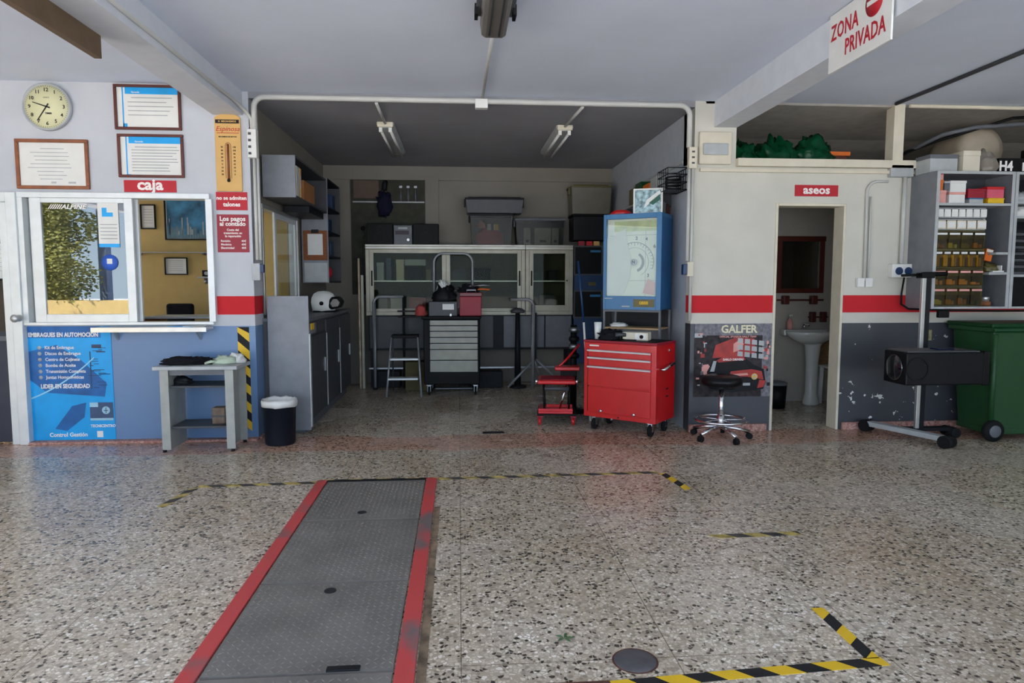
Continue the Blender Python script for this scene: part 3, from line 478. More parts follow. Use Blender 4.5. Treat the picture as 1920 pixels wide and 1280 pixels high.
part('panel', K['white'], t, (-.31, .31, 0, .012, 0, .345), bevel=.002)
text('ZONA', .13, (-.285, -.002, .225), K['rtext'], t, align='LEFT', bold=.002, sx=.72, sp=1.1); text('PRIVADA', .13, (-.13, -.002, .1), K['rtext'], t, align='LEFT', bold=.002, sx=.72, sp=1.05)
MB().lathe([(0, 0), (.082, 0), (.082, -.002), (0, -.002)], 40, axis='Y').build('red_disc', K['rtext'], t, loc=(.15, 0, .262)); part('white_bar', K['white'], t, (.085, .215, -.004, -.002, .25, .275))
for y in (-.2, .2): part('fixing_plate', K['alu'], t, (y-.01, y+.01, .012, .028, .2, .32))
tag(MB().box(-.02, .02, -3.2, 0, 0, .13).build('brown_pelmet', mat('brown_panel', (112, 92, 70), .7), loc=(-2.1, 4.31, 2.71)), 'brown board hanging under the left beam at the top left', 'board')
# ---------------------------------------------------------------- left: bench trolley, bin
bg_ = mat('bench_grey', (164, 166, 160), .45, .1)
t = thing('tool_bench', 'small grey steel side table with two shelves before the blue-grey dado', 'table', (-2.16, 5.93, 0))
part('tabletop', K['lgrey'], t, (-.345, .33, -.18, .19, .685, .715), bevel=.004)
for x, in ((-.26,), (.26,)): b = MB(); s_ = 1 if x > 0 else -1; b.box(x-.03*s_-.004, x-.03*s_+.004, -.16, .17, .02, .685).box(x-.035, x+.035, -.165, -.155, .02, .685).box(x-.035, x+.035, .165, .175, .02, .685); b.build('side_panel', bg_, t, bevel=.002)
part('upper_shelf', K['dgrey'], t, (-.225, .225, -.15, .165, .535, .55), bevel=.002); part('lower_shelf', K['dgrey'], t, (-.225, .225, -.15, .165, .195, .212), bevel=.002); part('apron', K['mgrey'], t, (-.225, .225, -.15, -.14, .64, .685))
for x in (-.28, .27):
    for y in (-.155, .165): MB().cyl((x, y, 0), (x, y, .02), .016).build('foot', K['rubber'], t)
MB().blob((0, 0, 0), .19, .1, .045, .5, 4, 1).blob((.12, .02, 0), .13, .09, .04, .6, 5, 3).build('x', K['navyw'], loc=(-2.3, 5.93, .717)).name = 'black_cloth'
tag(bpy.data.objects['black_cloth'], 'crumpled black cloth on the left of the grey side table', 'cloth')
t = thing('work_gloves', 'pale green crumpled gloves on the right of the grey side table', 'gloves', (-1.98, 5.95, .716), R(15))
gm = mat('pale_green_glove', (186, 200, 178), .8, nz=.2); MB().blob((0, 0, 0), .1, .06, .05, .5, 4, 5).build('palm', gm, t)
for i in range(4): MB().tube([(-.06+.01*i, -.03+.02*i, .02), (-.12, -.06+.035*i, .025), (-.16, -.05+.025*i, .01)], .011).build('finger', gm, t)
MB().blob((0.08, .02, 0), .07, .05, .06, .5, 4, 8).build('cuff', K['white'], t)
tag(MB().blob((0, 0, 0), .08, .05, .05, .4, 4, 2).build('dark_pouch', K['char'], loc=(-2.33, 5.9, .551)), 'dark pouch on the upper shelf of the grey side table', 'pouch')
t = thing('wooden_block', 'worn brown block on the lower shelf of the grey side table', 'block', (-2.02, 5.9, .213)); MB().box(-.06, .05, -.05, .05, 0, .14).build('block', mat('worn_wood', (118, 100, 84), .8, nz=.35, sc=20), t, bevel=.01); part('strap', K['dgrey'], t, (-.062, .052, -.053, .053, .06, .075))
t = thing('waste_bin', 'round black waste bin with a white liner beside the pier', 'bin', (-1.565, 6.02, 0))
MB().lathe([(0, 0), (.122, 0), (.128, .02), (.14, .34), (.147, .345), (.147, .37), (.138, .37), (.13, .35), (.12, .03), (0, .03)], 36).build('bucket', mat('bin_navy', (20, 26, 36), .4), t)
random.seed(4); pr = [(.15, .335), (.153, .37), (.146, .395), (.132, .385), (.128, .34)]; b = MB(); b.lathe(pr, 36)
for v in b.b.verts: v.co += Vector((0, 0, .012*noise.noise(v.co*22))) + v.co.normalized()*.006*noise.noise(v.co*30)
b.build('liner', K['white'], t)
# ---------------------------------------------------------------- left bay: counter, helmet, cabinets
t = thing('storage_counter', 'grey steel counter with tall end panel along the left bay wall', 'cabinet', (-1.6, 6.4, 0))
part('end_panel', K['grey'], t, (-.15, .222, 0, .025, .03, 1.28), bevel=.003); part('side_lip', K['alup'], t, (.222, .228, -.002, .05, .06, .93))
part('carcass', K['dgrey'], t, (-.2, .2, .03, 2.4, .1, 1.04), bevel=.003); part('worktop', K['mgrey'], t, (-.205, .225, .026, 2.42, 1.04, 1.075), bevel=.004); part('plinth', K['mgrey'], t, (-.2, .16, .05, 2.38, 0, .1))
for i in range(3):
    d = part('door', K['dgrey'], t, (.2, .218, .06+i*.79, .83+i*.79, .12, 1.02 if i else .9), bevel=.003); part('handle', K['steel'], d, (.218, .235, .7+i*.79, .715+i*.79, .5, .64), bevel=.002)
    part('edge_strip', K['lgrey'], d, (.2, .224, .06+i*.79, .07+i*.79, .12, .88))
part('drawer_front', K['grey'], t, (.2, .216, .06, .35, .92, 1.02), bevel=.002)
part('orange_sticker', K['yel'], t, (.217, .221, .1, .24, .96, 1.02))
t = thing('motorcycle_helmet', 'white open-face helmet with black visor trim on the left counter', 'helmet', (-1.5, 7.75, 1.075), R(0))
MB().lathe([(0, .235), (.06, .23), (.105, .205), (.13, .16), (.136, .11), (.13, .05), (.118, .0), (.1, .0), (0, .04)], 32, sy=.9).build('shell', K['white'], t)
MB().lathe([(0, .012), (.022, .01), (.022, -.01), (0, -.012)], 16, axis='Y').build('visor_pivot', K['black'], t, loc=(0.0, -.125, .1))
MB().prism([(.04, .1), (.1, .17), (.17, .175), (.215, .12), (.19, .05), (.1, .03), (.06, .05)], -.1, .1).build('visor_trim', K['black'], t, bevel=.02)
MB().prism([(.085, .1), (.12, .15), (.165, .15), (.195, .11), (.175, .065), (.11, .055)], -.104, .104).build('visor', mat('pale_visor', (150, 146, 140), .2), t, bevel=.01)
part('chin_strap', K['black'], t, (-.1, .15, -.11, .11, -.0, .02), bevel=.008)
def binder(x, y, z, m, lb, i):
    t = thing('ring_binder', lb, 'binder', (x, y, z), 0, 'binders in the grey wall cabinet'); part('cover', m, t, (-.24, 0, -.028, .028, 0, .29), bevel=.003); part('spine_label', K['lgrey'], t, (0, .002, -.018, .018, .1, .22)); return t
t = thing('wall_cabinet', 'grey open-sided wall cabinet over the sliding window in the bay', 'cabinet', (-1.8, 6.56, 2.19))
part('front_panel', K['grey'], t, (0, .3, 0, .02, 0, .385), bevel=.002); part('bottom_panel', K['dgrey'], t, (0, .3, .02, 1.5, 0, .02)); part('top_panel', K['dgrey'], t, (0, .3, .02, 1.5, .365, .385)); part('back_panel', K['char'], t, (0, .012, .02, 1.5, .02, .365)); part('far_panel', K['dgrey'], t, (0, .3, 1.48, 1.5, .02, .365)); part('lower_tray', K['char'], t, (.02, .27, .7, 1.45, -.07, -.005))
for i, (m, lb) in enumerate((('white', 'white ring binder nearest the front in the wall cabinet'), ('cream', 'cream ring binder second from the front in the wall cabinet'), ('lgrey', 'grey ring binder third from the front in the wall cabinet'), ('thermo', 'tan ring binder beside the cardboard box in the wall cabinet'))): binder(-1.52, 6.64+i*.075, 2.212, K[m], lb, i)
tag(part('cardboard_box', K['card'], None, (-.25, 0, 0, .5, 0, .2), bevel=.003), 'brown cardboard box next to the binders in the wall cabinet', 'box').location = (-1.52, 7.0, 2.212)
t = thing('tall_shelving', 'tall dark shelving at the far end of the left bay wall', 'shelf', (-1.8, 8.1, 1.4))
part('side_panel', K['grey'], t, (0, .3, 0, .02, 0, 1.2), bevel=.002); part('far_panel', K['dgrey'], t, (0, .3, .8, .82, 0, 1.2)); part('back_panel', K['char'], t, (0, .012, .02, .8, 0, 1.2))
for z in (0, .3, .58, .86, 1.18): part('shelf_board', K['char'], t, (.012, .3, .02, .8, z, z+.02))
t = thing('clipboard', 'brown cork board with a white sheet on the tall shelving side', 'notice board', (-1.645, 8.085, 1.66)); part('board', K['board'], t, (-.135, .135, 0, .012, 0, .34), bevel=.003); part('sheet', K['paper'], t, (-.085, .085, -.003, 0, .06, .3)); part('clip', K['char'], t, (-.04, .04, -.012, 0, .31, .35), bevel=.003)
tag(MB().box(-.13, .13, -.004, 0, 0, .22).build('white_notice', K['lgrey'], loc=(-1.645, 8.096, 1.41)), 'pale blank sheet below the cork board on the shelving side', 'sheet')
t = thing('toy_ball', 'small red and white ball on the lowest shelf of the tall shelving', 'ball', (-1.6, 8.3, 1.52)); MB().lathe([(0, -.1), (.07, -.07), (.1, 0), (.07, .07), (0, .1)], 24).build('white_half', K['white'], t); MB().lathe([(.072, -.072), (.103, -.02), (.103, .03), (.072, .073)], 24).build('red_band', K['rtext'], t)
for i, (y, z, h) in enumerate(((8.45, 1.722, .17), (8.36, 2.0, .15), (8.6, 2.282, .18))): tag(MB().box(-.22, 0, -.1, .1, 0, h).build('dark_box', K['dblue'], loc=(-1.52, y, z), bevel=.004), ('dark box on the second lowest shelf of the tall shelving', 'dark box on the middle shelf of the tall shelving', 'dark box on the upper shelf of the tall shelving')[i], 'box')
# ---------------------------------------------------------------- back wall: tool board, display cabinets
def pegtools():
    t = thing('tool_board', 'dark tool board with hanging tools on the back wall', 'tool board', (-.96, 9.585, 2.19)); W = .5
    part('board', mat('board_olive', (66, 66, 56), .7, nz=.2), t, (-W, W, -.01, .01, -.95, .62)); part('rail', K['lgrey'], t, (-W+.03, W, -.035, -.01, .3, .318)); part('top_print', mat('print_brown', (104, 86, 74), .8), t, (-W+.04, -.12, -.012, -.01, .36, .6))
    return t
t = pegtools()
random.seed(9)
lbs = ['black tool hanging at the left of the back wall board', 'second black hanging tool on the back wall board', 'third black hanging tool on the back wall board', 'fourth black hanging tool on the back wall board', 'fifth black hanging tool on the back wall board', 'sixth black hanging tool on the back wall board, rightmost in the lower row']
for i in range(6):
    h = thing('hanging_tool', lbs[i], 'tool', (-1.3+i*.13, 9.555, 2.14), 0, 'tools on the back wall board'); MB().lathe([(0, -.02), (.022, -.02), (.03, 0), (.022, .02), (0, .02)], 14, axis='Y').build('head', K['char'], h); MB().cyl((0, 0, -.02), (0, 0, -.14), .008).build('shaft', K['steel'], h)
for i, lb in enumerate(('pale hand tool standing left on the upper rail of the tool board', 'pale hand tool standing in the middle of the upper rail', 'pale hand tool standing right on the upper rail of the tool board')):
    h = thing('hand_tool', lb, 'tool', (-.78+i*.1, 9.55, 2.508), 0, 'hand tools on the upper rail'); MB().lathe([(0, 0), (.014, 0), (.018, .08), (.01, .1), (.006, .18), (0, .18)], 12).build('handle', K['mgrey'], h); part('jaw', K['steel'], h, (-.02, .02, -.006, .006, .18, .21))
t = thing('hanging_jacket', 'dark blue bundle hanging on the tool board rail', 'jacket', (-1.0, 9.51, 2.35)); MB().blob((0, 0, .12), .1, .05, .16, .5, 4, 3, flat=False).build('cloth', mat('dark_navy', (24, 26, 48), .8), t); MB().tube([(0, 0, .3), (.01, .0, .38), (.02, .02, .42)], .035).build('collar', K['char'], t)
ald = mat('dull_aluminium', (158, 154, 138), .45, .45, nz=.1)
def display(label, x0, W, doors, lower):
    t = thing('display_cabinet', label, 'cabinet', (x0, 9.14, 0)); H0, H1 = 1.0, 1.905
    b = MB(); b.box(0, W, 0, .42, H1-.07, H1).box(0, W, 0, .42, H0-.01, H0+.02).box(0, .05, 0, .42, H0, H1-.07).box(W-.05, W, 0, .42, H0, H1-.07); b.build('carcass', ald, t, bevel=.004)
    part('sliding_track', K['alu'], t, (0, W, -.012, 0, H1-.05, H1-.04), (0, W, -.012, 0, H1-.02, H1-.012), bevel=.001); part('base_rail', ald, t, (0, W, -.01, .42, H0-.03, H0+.02), bevel=.003)
    part('back_panel', mat('cabinet_back', (78, 75, 56), .7), t, (.05, W-.05, .4, .42, H0+.02, H1-.07)); part('shelf_board', K['alu'], t, (.05, W-.05, .05, .4, 1.415, 1.43))
    n = doors; dw = (W-.1)/n
    for i in range(n):
        a = .05+i*dw; d = part('sliding_door', ald, t, (a, a+.055, .008+.016*(i % 2), .02+.016*(i % 2), H0+.02, H1-.07), (a+dw-.055, a+dw, .008+.016*(i % 2), .02+.016*(i % 2), H0+.02, H1-.07), (a+.055, a+dw-.055, .008+.016*(i % 2), .02+.016*(i % 2), H1-.115, H1-.07), (a+.055, a+dw-.055, .008+.016*(i % 2), .02+.016*(i % 2), H0+.02, H0+.06 if lower else H0+.1), bevel=.002)
        part('pane', GLC, d, (a+.055, a+dw-.055, .012+.016*(i % 2), .015+.016*(i % 2), H0+.06, H1-.115))
        hx = a+.02 if (i == 0 and n > 1) or n == 1 else a+dw-.035
        part('finger_pull', K['black'], d, (hx, hx+.02, .002, .03, 1.36, 1.56), bevel=.004); MB().cyl((a+dw-.03, 0, 1.43), (a+dw-.03, .03, 1.43), .01).build('lock', K['char'], d)
    return t
display('large aluminium display cabinet with two sliding glass doors at the back', -1.22, 2.11, 2, 1)
display('narrow display cabinet with one glass door right of the large one', .895, .64, 1, 0)
t = thing('base_cabinet', 'dark grey base cabinets under the glass display cabinets', 'cabinet', (-1.2, 9.16, 0)); part('carcass', K['char'], t, (0, 2.73, .02, .4, .5, .965)); part('leg_rail', K['steel'], t, (0, 2.72, .0, .03, .25, .27))
for i, (a, c) in enumerate(((.02, .98), (1.02, 1.66), (1.8, 2.35), (2.37, 2.72))): part('door', K['dgrey' if i < 2 else 'mgrey'], t, (a, c, 0, .02, .53, .955), bevel=.003)
for x in (.02, 1.33, 2.68): part('leg', K['char'], t, (x, x+.04, .02, .4, 0, .5))
t = thing('metal_post', 'pale worn aluminium double post standing left of the display cabinet', 'post', (-1.28, 9.1, 0)); part('front_profile', mat('worn_cream_metal', (178, 158, 132), .5, .3, nz=.25), t, (-.035, -.01, 0, .04, 0, 1.72), bevel=.003); part('rear_profile', ald, t, (0, .035, .0, .04, 0, 1.5), bevel=.003)
for i, (x, z, sx_, h, m, lb) in enumerate(((-1.04, 1.43, .09, .24, 'lgrey', 'pale box at the left end of the upper display shelf'), (-.93, 1.43, .07, .3, 'dblue', 'dark blue book on the upper display shelf'), (-.78, 1.43, .1, .28, 'cream', 'cream framed box on the upper display shelf'), (-.58, 1.43, .2, .2, 'black', 'black case on the upper display shelf'), (-.4, 1.43, .07, .15, 'moss', 'olive item right of the black case on the display shelf'), (-1.02, 1.02, .14, .22, 'mgrey', 'grey box at lower left in the display cabinet'), (-.82, 1.02, .18, .2, 'lgrey', 'pale box low in the display cabinet beside the grey one'), (-.55, 1.02, .22, .18, 'dred', 'dark red box low in the display cabinet'), (.0, 1.43, .2, .15, 'dgrey', 'grey case on the display shelf behind the hand truck'), (.3, 1.43, .26, .17, 'black', 'long black case on the right of the display shelf'), (1.05, 1.43, .14, .12, 'green', 'dark green box on the narrow cabinet shelf'), (1.28, 1.43, .12, .14, 'char', 'charcoal box on the narrow cabinet shelf'), (1.2, 1.02, .2, .22, 'dgrey', 'grey box at the bottom of the narrow cabinet'))):
    c = thing('storage_box', lb, 'box', (x, 9.36, z)); part('box', K[m], c, (-sx_/2, sx_/2, -.1, .1, 0, h*.8), bevel=.003); part('lid', K[m], c, (-sx_/2-.004, sx_/2+.004, -.104, .104, h*.8, h), bevel=.003)
tag(MB().box(-.14, .14, -.1, .1, 0, .08).build('white_case', K['lgrey'], loc=(-.58, 9.36, 1.632), bevel=.004), 'white flat case lying on the black case in the display cabinet', 'case')
# stereo
t = thing('stereo_system', 'black hi-fi with two speakers on top of the display cabinet', 'stereo', (-.73, 9.3, 1.905))
for s_ in (-1, 1):
    p_ = part('speaker', K['black'], t, (s_*.3-.17, s_*.3+.17, -.13, .13, 0, .27), bevel=.008)
    for zz, rr in ((.09, .07), (.2, .035)): MB().ring(s_*.3, zz, rr-.006, rr, -.135, -.129, n=20).build('cone_ring', K['char'], p_)
h = part('head_unit', K['mgrey'], t, (-.12, .12, -.12, .12, 0, .25), bevel=.006); part('display', mat('display_red', (60, 40, 50), .2), h, (-.1, .08, -.124, -.12, .13, .18)); part('cassette_door', K['lgrey'], h, (-.06, .06, -.126, -.12, .2, .225)); MB().cyl((.07, -.14, .06), (.07, -.12, .06), .018).build('knob', K['alu'], h)
# plastic bins on the cabinets
def pbin(name, label, x, y, z, W, D, H, lidm, bodym=None):
    t = thing(name, label, 'bin', (x, y, z)); b = MB(); w0, d0 = W/2-.03, D/2-.03; bm_ = bodym or PLC
    def wall4(a0, b0, z0, a1, b1, z1, th):
        for (p, q) in (((-1, -1), (1, -1)), ((1, -1), (1, 1)), ((1, 1), (-1, 1)), ((-1, 1), (-1, -1))):
            vs = [b.b.verts.new(c) for c in ((p[0]*a0, p[1]*b0, z0), (q[0]*a0, q[1]*b0, z0), (q[0]*a1, q[1]*b1, z1), (p[0]*a1, p[1]*b1, z1), (p[0]*(a0-th), p[1]*(b0-th), z0), (q[0]*(a0-th), q[1]*(b0-th), z0), (q[0]*(a1-th), q[1]*(b1-th), z1), (p[0]*(a1-th), p[1]*(b1-th), z1))]
            b._f(0, [b.b.faces.new([vs[i] for i in f]) for f in ((0, 1, 2, 3), (7, 6, 5, 4), (0, 4, 5, 1), (3, 2, 6, 7))])
    wall4(w0, d0, 0, W/2-.01, D/2-.01, H-.03, .004); b.box(-w0, w0, -d0, d0, 0, .005); b.build('tub', bm_, t)
    l = part('lid', lidm, t, (-W/2, W/2, -D/2, D/2, H-.03, H-.005), (-W/2+.04, W/2-.04, -D/2+.04, D/2-.04, H-.005, H+.008), bevel=.006)
    for s_ in (-1, 1): part('clip', lidm, t, (s_*(W/2)-.012, s_*(W/2)+.012, -.05, .05, H-.11, H-.01), bevel=.003)
    return t
pbin('storage_tub', 'large clear storage tub with grey lid holding pink things', .44, 9.3, 1.905, .58, .34, .41, K['char'])
tag(pbin('storage_tub', 'flat dark tub stacked on the tub with pink things', .48, 9.3, 2.322, .78, .38, .2, K['char'], K['dgrey']), 'flat dark lidded tub stacked on the tub with pink things', 'bin')
tag(MB().blob((0, 0, 0), .18, .09, .17, .35, 3, 6).build('pink_bundle', K['pink'], loc=(.42, 9.29, 1.912)), 'pink bundle inside the clear storage tub', 'bundle')
tag(MB().blob((0, 0, 0), .05, .04, .06, .5, 4, 2).build('orange_toy', K['rose'], loc=(.3, 9.2, 2.13)), 'small pale orange item above the pink bundle in the tub', 'toy')
t = thing('picture_card', 'small white blue and yellow card inside the clear tub', 'card', (.46, 9.2, 2.1)); part('card', K['paper'], t, (-.075, .075, 0, .004, 0, .08)); part('yellow_patch', K['yel'], t, (.025, .075, -.001, 0, 0, .08)); part('navy_patch', K['dblue'], t, (-.025, .01, -.001, 0, 0, .08))
pbin('storage_tub', 'grey lidded tub with white papers in it right of the pink one', 1.09, 9.3, 1.905, .68, .34, .35, K['mgrey'])
for i, (x, w_, lb) in enumerate(((-.17, .09, 'tall white carton at left in the grey lidded tub'), (.04, .22, 'wide white carton in the middle of the grey lidded tub'), (.21, .09, 'tall white carton at right in the grey lidded tub'))):
    c = thing('white_carton', lb, 'carton', (1.09+x, 9.22, 1.912), 0); part('carton', K['lgrey'], c, (-w_/2, w_/2, -.03, .05, 0, .22), bevel=.002); part('print', K['dgrey'], c, (-w_*.2, w_*.2, -.031, -.03, .03, .06))
c = thing('dark_crate', 'large black plastic crate behind the blue cabinet', 'crate', (1.78, 9.35, 1.97)); part('body', K['char'], c, (-.24, .24, -.2, .2, 0, .32), bevel=.01); part('rim', K['black'], c, (-.25, .25, -.21, .21, .32, .35), bevel=.005)
pbin('storage_tub', 'big olive tinted tub stacked on the black crate', 1.78, 9.34, 2.32, .56, .4, .38, K['moss'], mat('olive_tub', (100, 96, 80), .35))
# drawer rack beside the blue cabinet
t = thing('drawer_rack', 'dark navy drawer rack with pale framed doors beside the blue cabinet', 'rack', (1.76, 9.2, 0))
part('body', K['dblue'], t, (-.2, .2, .0, .38, .3, 1.9), bevel=.004)
for z0, z1 in ((1.5, 1.9), (.92, 1.3)):
    part('door_frame', K['dgrey'], t, (-.21, -.19, -.02, 0, z0, z1), (.17, .19, -.02, 0, z0, z1), (-.19, .17, -.02, 0, z0, z0+.02), (-.19, .17, -.02, 0, z1-.02, z1)); part('door_panel', K['black'], t, (-.19, .17, -.008, 0, z0+.02, z1-.02)); part('blue_label', K['blue'], t, (.02, .16, -.012, -.008, z1-.09, z1-.06))
part('name_plate', K['moss'], t, (.0, .1, -.006, 0, 1.36, 1.41))
for i, (x, m, lb) in enumerate(((1.66, 'dred', 'small red box on top of the drawer rack'), (1.77, 'rtext', 'small bright red box on top of the drawer rack'), (1.87, 'thermo', 'small tan box on top of the drawer rack'))): tag(MB().box(-.04, .04, -.04, .04, 0, .06).build('small_box', K[m], loc=(x, 9.16+.1, 1.901), bevel=.003), lb, 'box')
# ---------------------------------------------------------------- middle of the bay: trolley, steps, rails
def caster(par, x, y, r=.045, m=None, wm=None, name='caster'):
    c = MB().box(-.018, .018, -.004, .004, r, 2*r+.015).box(-.03, .03, -.025, .025, 2*r+.01, 2*r+.02).box(-.02, -.014, -.02, .02, r*.8, 2*r+.01).box(.014, .02, -.02, .02, r*.8, 2*r+.01).build(name, m or K['steel'], par, loc=(x, y, 0))
    MB().cyl((-.012, 0, r), (.012, 0, r), r, n=24).build('wheel', wm or K['rubber'], c); return c
t = thing('tool_trolley', 'black tool trolley with seven grey drawers in the middle of the bay', 'trolley', (-.07, 8.62, 0), R(-3))
part('body', K['black'], t, (-.36, .33, -.16, .28, .14, .95), bevel=.01); part('top_tray', K['black'], t, (-.38, .35, -.2, .3, .95, .99), bevel=.012); part('side_tray', K['char'], t, (-.68, -.38, -.12, .2, .97, .99), bevel=.005)
z = .94
for i, h in enumerate((.07, .07, .075, .075, .075, .135, .15)):
    d = part('drawer', mat('drawer_grey', (150, 150, 138), .45, .15), t, (-.28, .31, -.185, -.16, z-h+.008, z), bevel=.004); part('grip', K['lgrey'], d, (-.27, .3, -.2, -.185, z-.014, z-.004), bevel=.002); z -= h
for x in (-.3, .28):
    for y in (-.12, .2): caster(t, x, y, .055)
t = thing('tool_case', 'grey open tool case with white label on the trolley', 'case', (-.18, 8.55, .99)); part('box', K['dgrey'], t, (-.19, .16, -.1, .12, 0, .18), bevel=.008); part('label', K['white'], t, (-.02, .12, -.103, -.1, .08, .15)); part('latch', K['alu'], t, (.07, .09, -.106, -.1, -.0, .03)); MB().blob((0, .02, .17), .13, .08, .14, .6, 4, 4).build('contents', K['char'], t)
t = thing('red_tool_case', 'dark red metal tool case on the right of the trolley', 'case', (.16, 8.6, .99)); part('box', K['dred'], t, (-.15, .12, -.12, .12, 0, .24), bevel=.008); part('lid', mat('deep_red', (110, 12, 24), .35), t, (-.15, .13, -.12, .12, .24, .29), bevel=.008); MB().tube([(-.06, -.1, .29), (-.06, -.1, .32), (.05, -.1, .32), (.05, -.1, .29)], .008).build('handle', K['steel'], t)
tag(MB().blob((0, 0, 0), .13, .08, .07, .6, 4, 7).build('black_cloth', K['navyw'], loc=(.12, 8.6, 1.283)), 'black cloth heap on the red tool case', 'cloth')
tag(MB().blob((0, 0, 0), .07, .06, .1, .4, 4, 1).build('red_rag', mat('faded_red_cloth', (176, 70, 66), .9), loc=(-.47, 8.57, .992)), 'faded red rag at the left edge of the trolley', 'rag')
tag(MB().blob((0, 0, 0), .09, .06, .08, .5, 4, 9).build('green_bag', K['green'], loc=(-.4, 8.72, .992)), 'green bag behind the red rag on the trolley', 'bag')
tag(MB().blob((0, 0, 0), .07, .03, .11, .5, 4, 12).build('paper_towel', K['white'], loc=(-.2, 8.62, 1.27)), 'crumpled white paper towel standing in the grey tool case', 'towel')
for i, (z, m, lb) in enumerate(((1.32, 'org', 'orange handled pliers sticking out right of the red tool case'), (1.37, 'steel', 'steel spanner sticking out above the orange pliers'))):
    t = thing('pliers' if i == 0 else 'spanner', lb, 'tool', (.22, 8.58-.04*i, z-.01)); MB().tube([(-.06, 0, 0), (.08, 0, .012), (.17, 0, .005)], .011).build('handle', K[m], t); MB().lathe([(0, -.01), (.022, -.008), (.026, 0), (.022, .008), (0, .01)], 14).build('jaw', K['steel'], t, loc=(-.07, 0, 0))
t = thing('hand_truck', 'tall hooped steel hand truck standing behind the tool trolley', 'hand truck', (-.07, 9.0, 0))
MB().tube([(-.25, 0, .1), (-.25, 0, 1.6)] + arc((-.13, 0, 1.66), .12, 180, 90, 6) + arc((.13, 0, 1.66), .12, 90, 0, 6) + [(.25, 0, 1.6), (.25, 0, .1)], .016).build('hoop', K['tube'], t)
for z in (.5, .9, 1.3): MB().tube([(-.25, 0, z), (.25, 0, z)], .01).build('crossbar', K['tube'], t)
part('toe_plate', K['tube'], t, (-.24, .24, -.14, 0, .02, .03)); 
for x in (-.28, .28): MB().cyl((x-.025, .05, .09), (x+.025, .05, .09), .09).build('wheel', K['rubber'], t)
t = thing('tube_rail', 'bent grey tube stand beside the step stool', 'stand', (-1.1, 9.0, 0)); MB().tube([(0, 0, .02), (0, 0, 1.14)] + arc((.08, 0, 1.14), .08, 180, 90, 6) + [(.38, 0, 1.22)], .018).build('tube', K['tube'], t); part('foot', K['rubber'], t, (-.025, .025, -.025, .025, 0, .03)); MB().tube([(.38, 0, 1.22), (.38, 0, .02)], .016).build('rear_tube', K['char'], t); part('hook_plate', K['char'], t, (.3, .7, -.02, .02, 1.02, 1.04))
t = thing('step_stool', 'folding step stool with pale treads left of the tool trolley', 'step stool', (-.67, 8.45, 0))
part('top_step', K['black'], t, (-.16, .17, -.0, .2, .72, .76), bevel=.008)
for z, y in ((.47, -.06), (.235, -.12)): part('tread', K['alup'], t, (-.17-.02*(z < .4), .17, y-.05, y+.1, z-.012, z+.012), bevel=.004)
for s_ in (-1, 1): MB().tube([(s_*.16, .0, .73), (s_*.21, -.18, .02)], .012).build('front_leg', K['tube'], t); MB().tube([(s_*.16, .18, .73), (s_*.18, .36, .02)], .01).build('rear_leg', K['dgrey'], t)
tag(part('crate', mat('olive_crate', (92, 84, 52), .8), None, (-.2, .1, 0, .25, 0, .38), bevel=.01), 'olive brown crate on the floor behind the step stool', 'crate').location = (-.5, 8.86, 0)
t = thing('support_stand', 'grey tripod stand with bent top arm right of the tool trolley', 'stand', (.98, 9.0, 0))
MB().tube([(0, 0, .0), (0, 0, 1.1)] + arc((-.08, 0, 1.1), .08, 0, 90, 6) + [(-.3, 0, 1.18)], .02).build('post', K['tube'], t); MB().tube([(.05, .1, .3), (.05, .1, 1.0)], .016).build('rear_tube', K['dgrey'], t)
for p, q in (((0, 0, .36), (-.34, -.05, .02)), ((.05, .05, .38), (.32, .05, .12)), ((.03, .05, .36), (.15, .28, .02))): MB().tube([p, q], .016).build('leg', K['tube'], t)
t = thing('air_pump', 'black foot pump hanging by the narrow cabinet', 'pump', (.78, 9.05, 0)); MB().cyl((0, 0, .03), (0, 0, 1.0), .045, .03).build('barrel', K['char'], t); MB().lathe([(0, 0), (.12, 0), (.12, .03), (0, .035)], 20).build('base', K['char'], t); MB().lathe([(0, 0), (.09, 0), (.1, .03), (.06, .06), (0, .07)], 20, sy=.6).build('top_grip', K['dgrey'], t, loc=(0, 0, 1.0))
for x, y, lb in ((.42, 9.05, 'low dark box on the floor under the base cabinets'), (-.95, 9.18, 'dark box on the floor at the left under the base cabinets')): tag(MB().box(-.16, .16, 0, .25, 0, .22).build('floor_box', K['char'], loc=(x, y+.0, 0), bevel=.01), lb, 'box')
# ---------------------------------------------------------------- creeper seat
t = thing('mechanic_seat', 'red mechanic seat with lower tray on small casters beside the tool chest', 'stool', (.98, 6.78, 0), R(-8))
part('seat', K['red'], t, (-.19, .19, -.17, .2, .40, .44), bevel=.014); part('seat_rim', K['dred'], t, (-.16, .16, -.13, .17, .44, .446), bevel=.004); part('raised_pad', K['red'], t, (-.02, .24, .12, .3, .5, .54), bevel=.012); part('pad_support', K['black'], t, (.04, .2, .15, .28, .44, .5))
part('lower_tray', K['red'], t, (-.18, .16, -.2, .2, .115, .14), (-.18, .16, -.2, -.185, .14, .165), (-.1, .16, .02, .035, .14, .17), bevel=.004); part('tray_frame', K['black'], t, (-.19, .19, -.21, .21, .1, .115))
for sx_, sy_ in ((-1, -1), (1, -1), (-1, 1), (1, 1)): MB().tube([(sx_*.13, sy_*.14, .4), (sx_*.12, sy_*.15, .12)], .011).build('leg', K['black'], t); caster(t, sx_*.165, sy_*.17, .035, K['dred'], K['red'])
MB().tube([(.1, -.1, .4), (.03, -.1, .14)], .01).build('chrome_brace', K['chrome'], t); MB().tube([(-.12, -.17, .36), (.12, -.17, .36)], .02).build('under_bar', K['dgrey'], t)
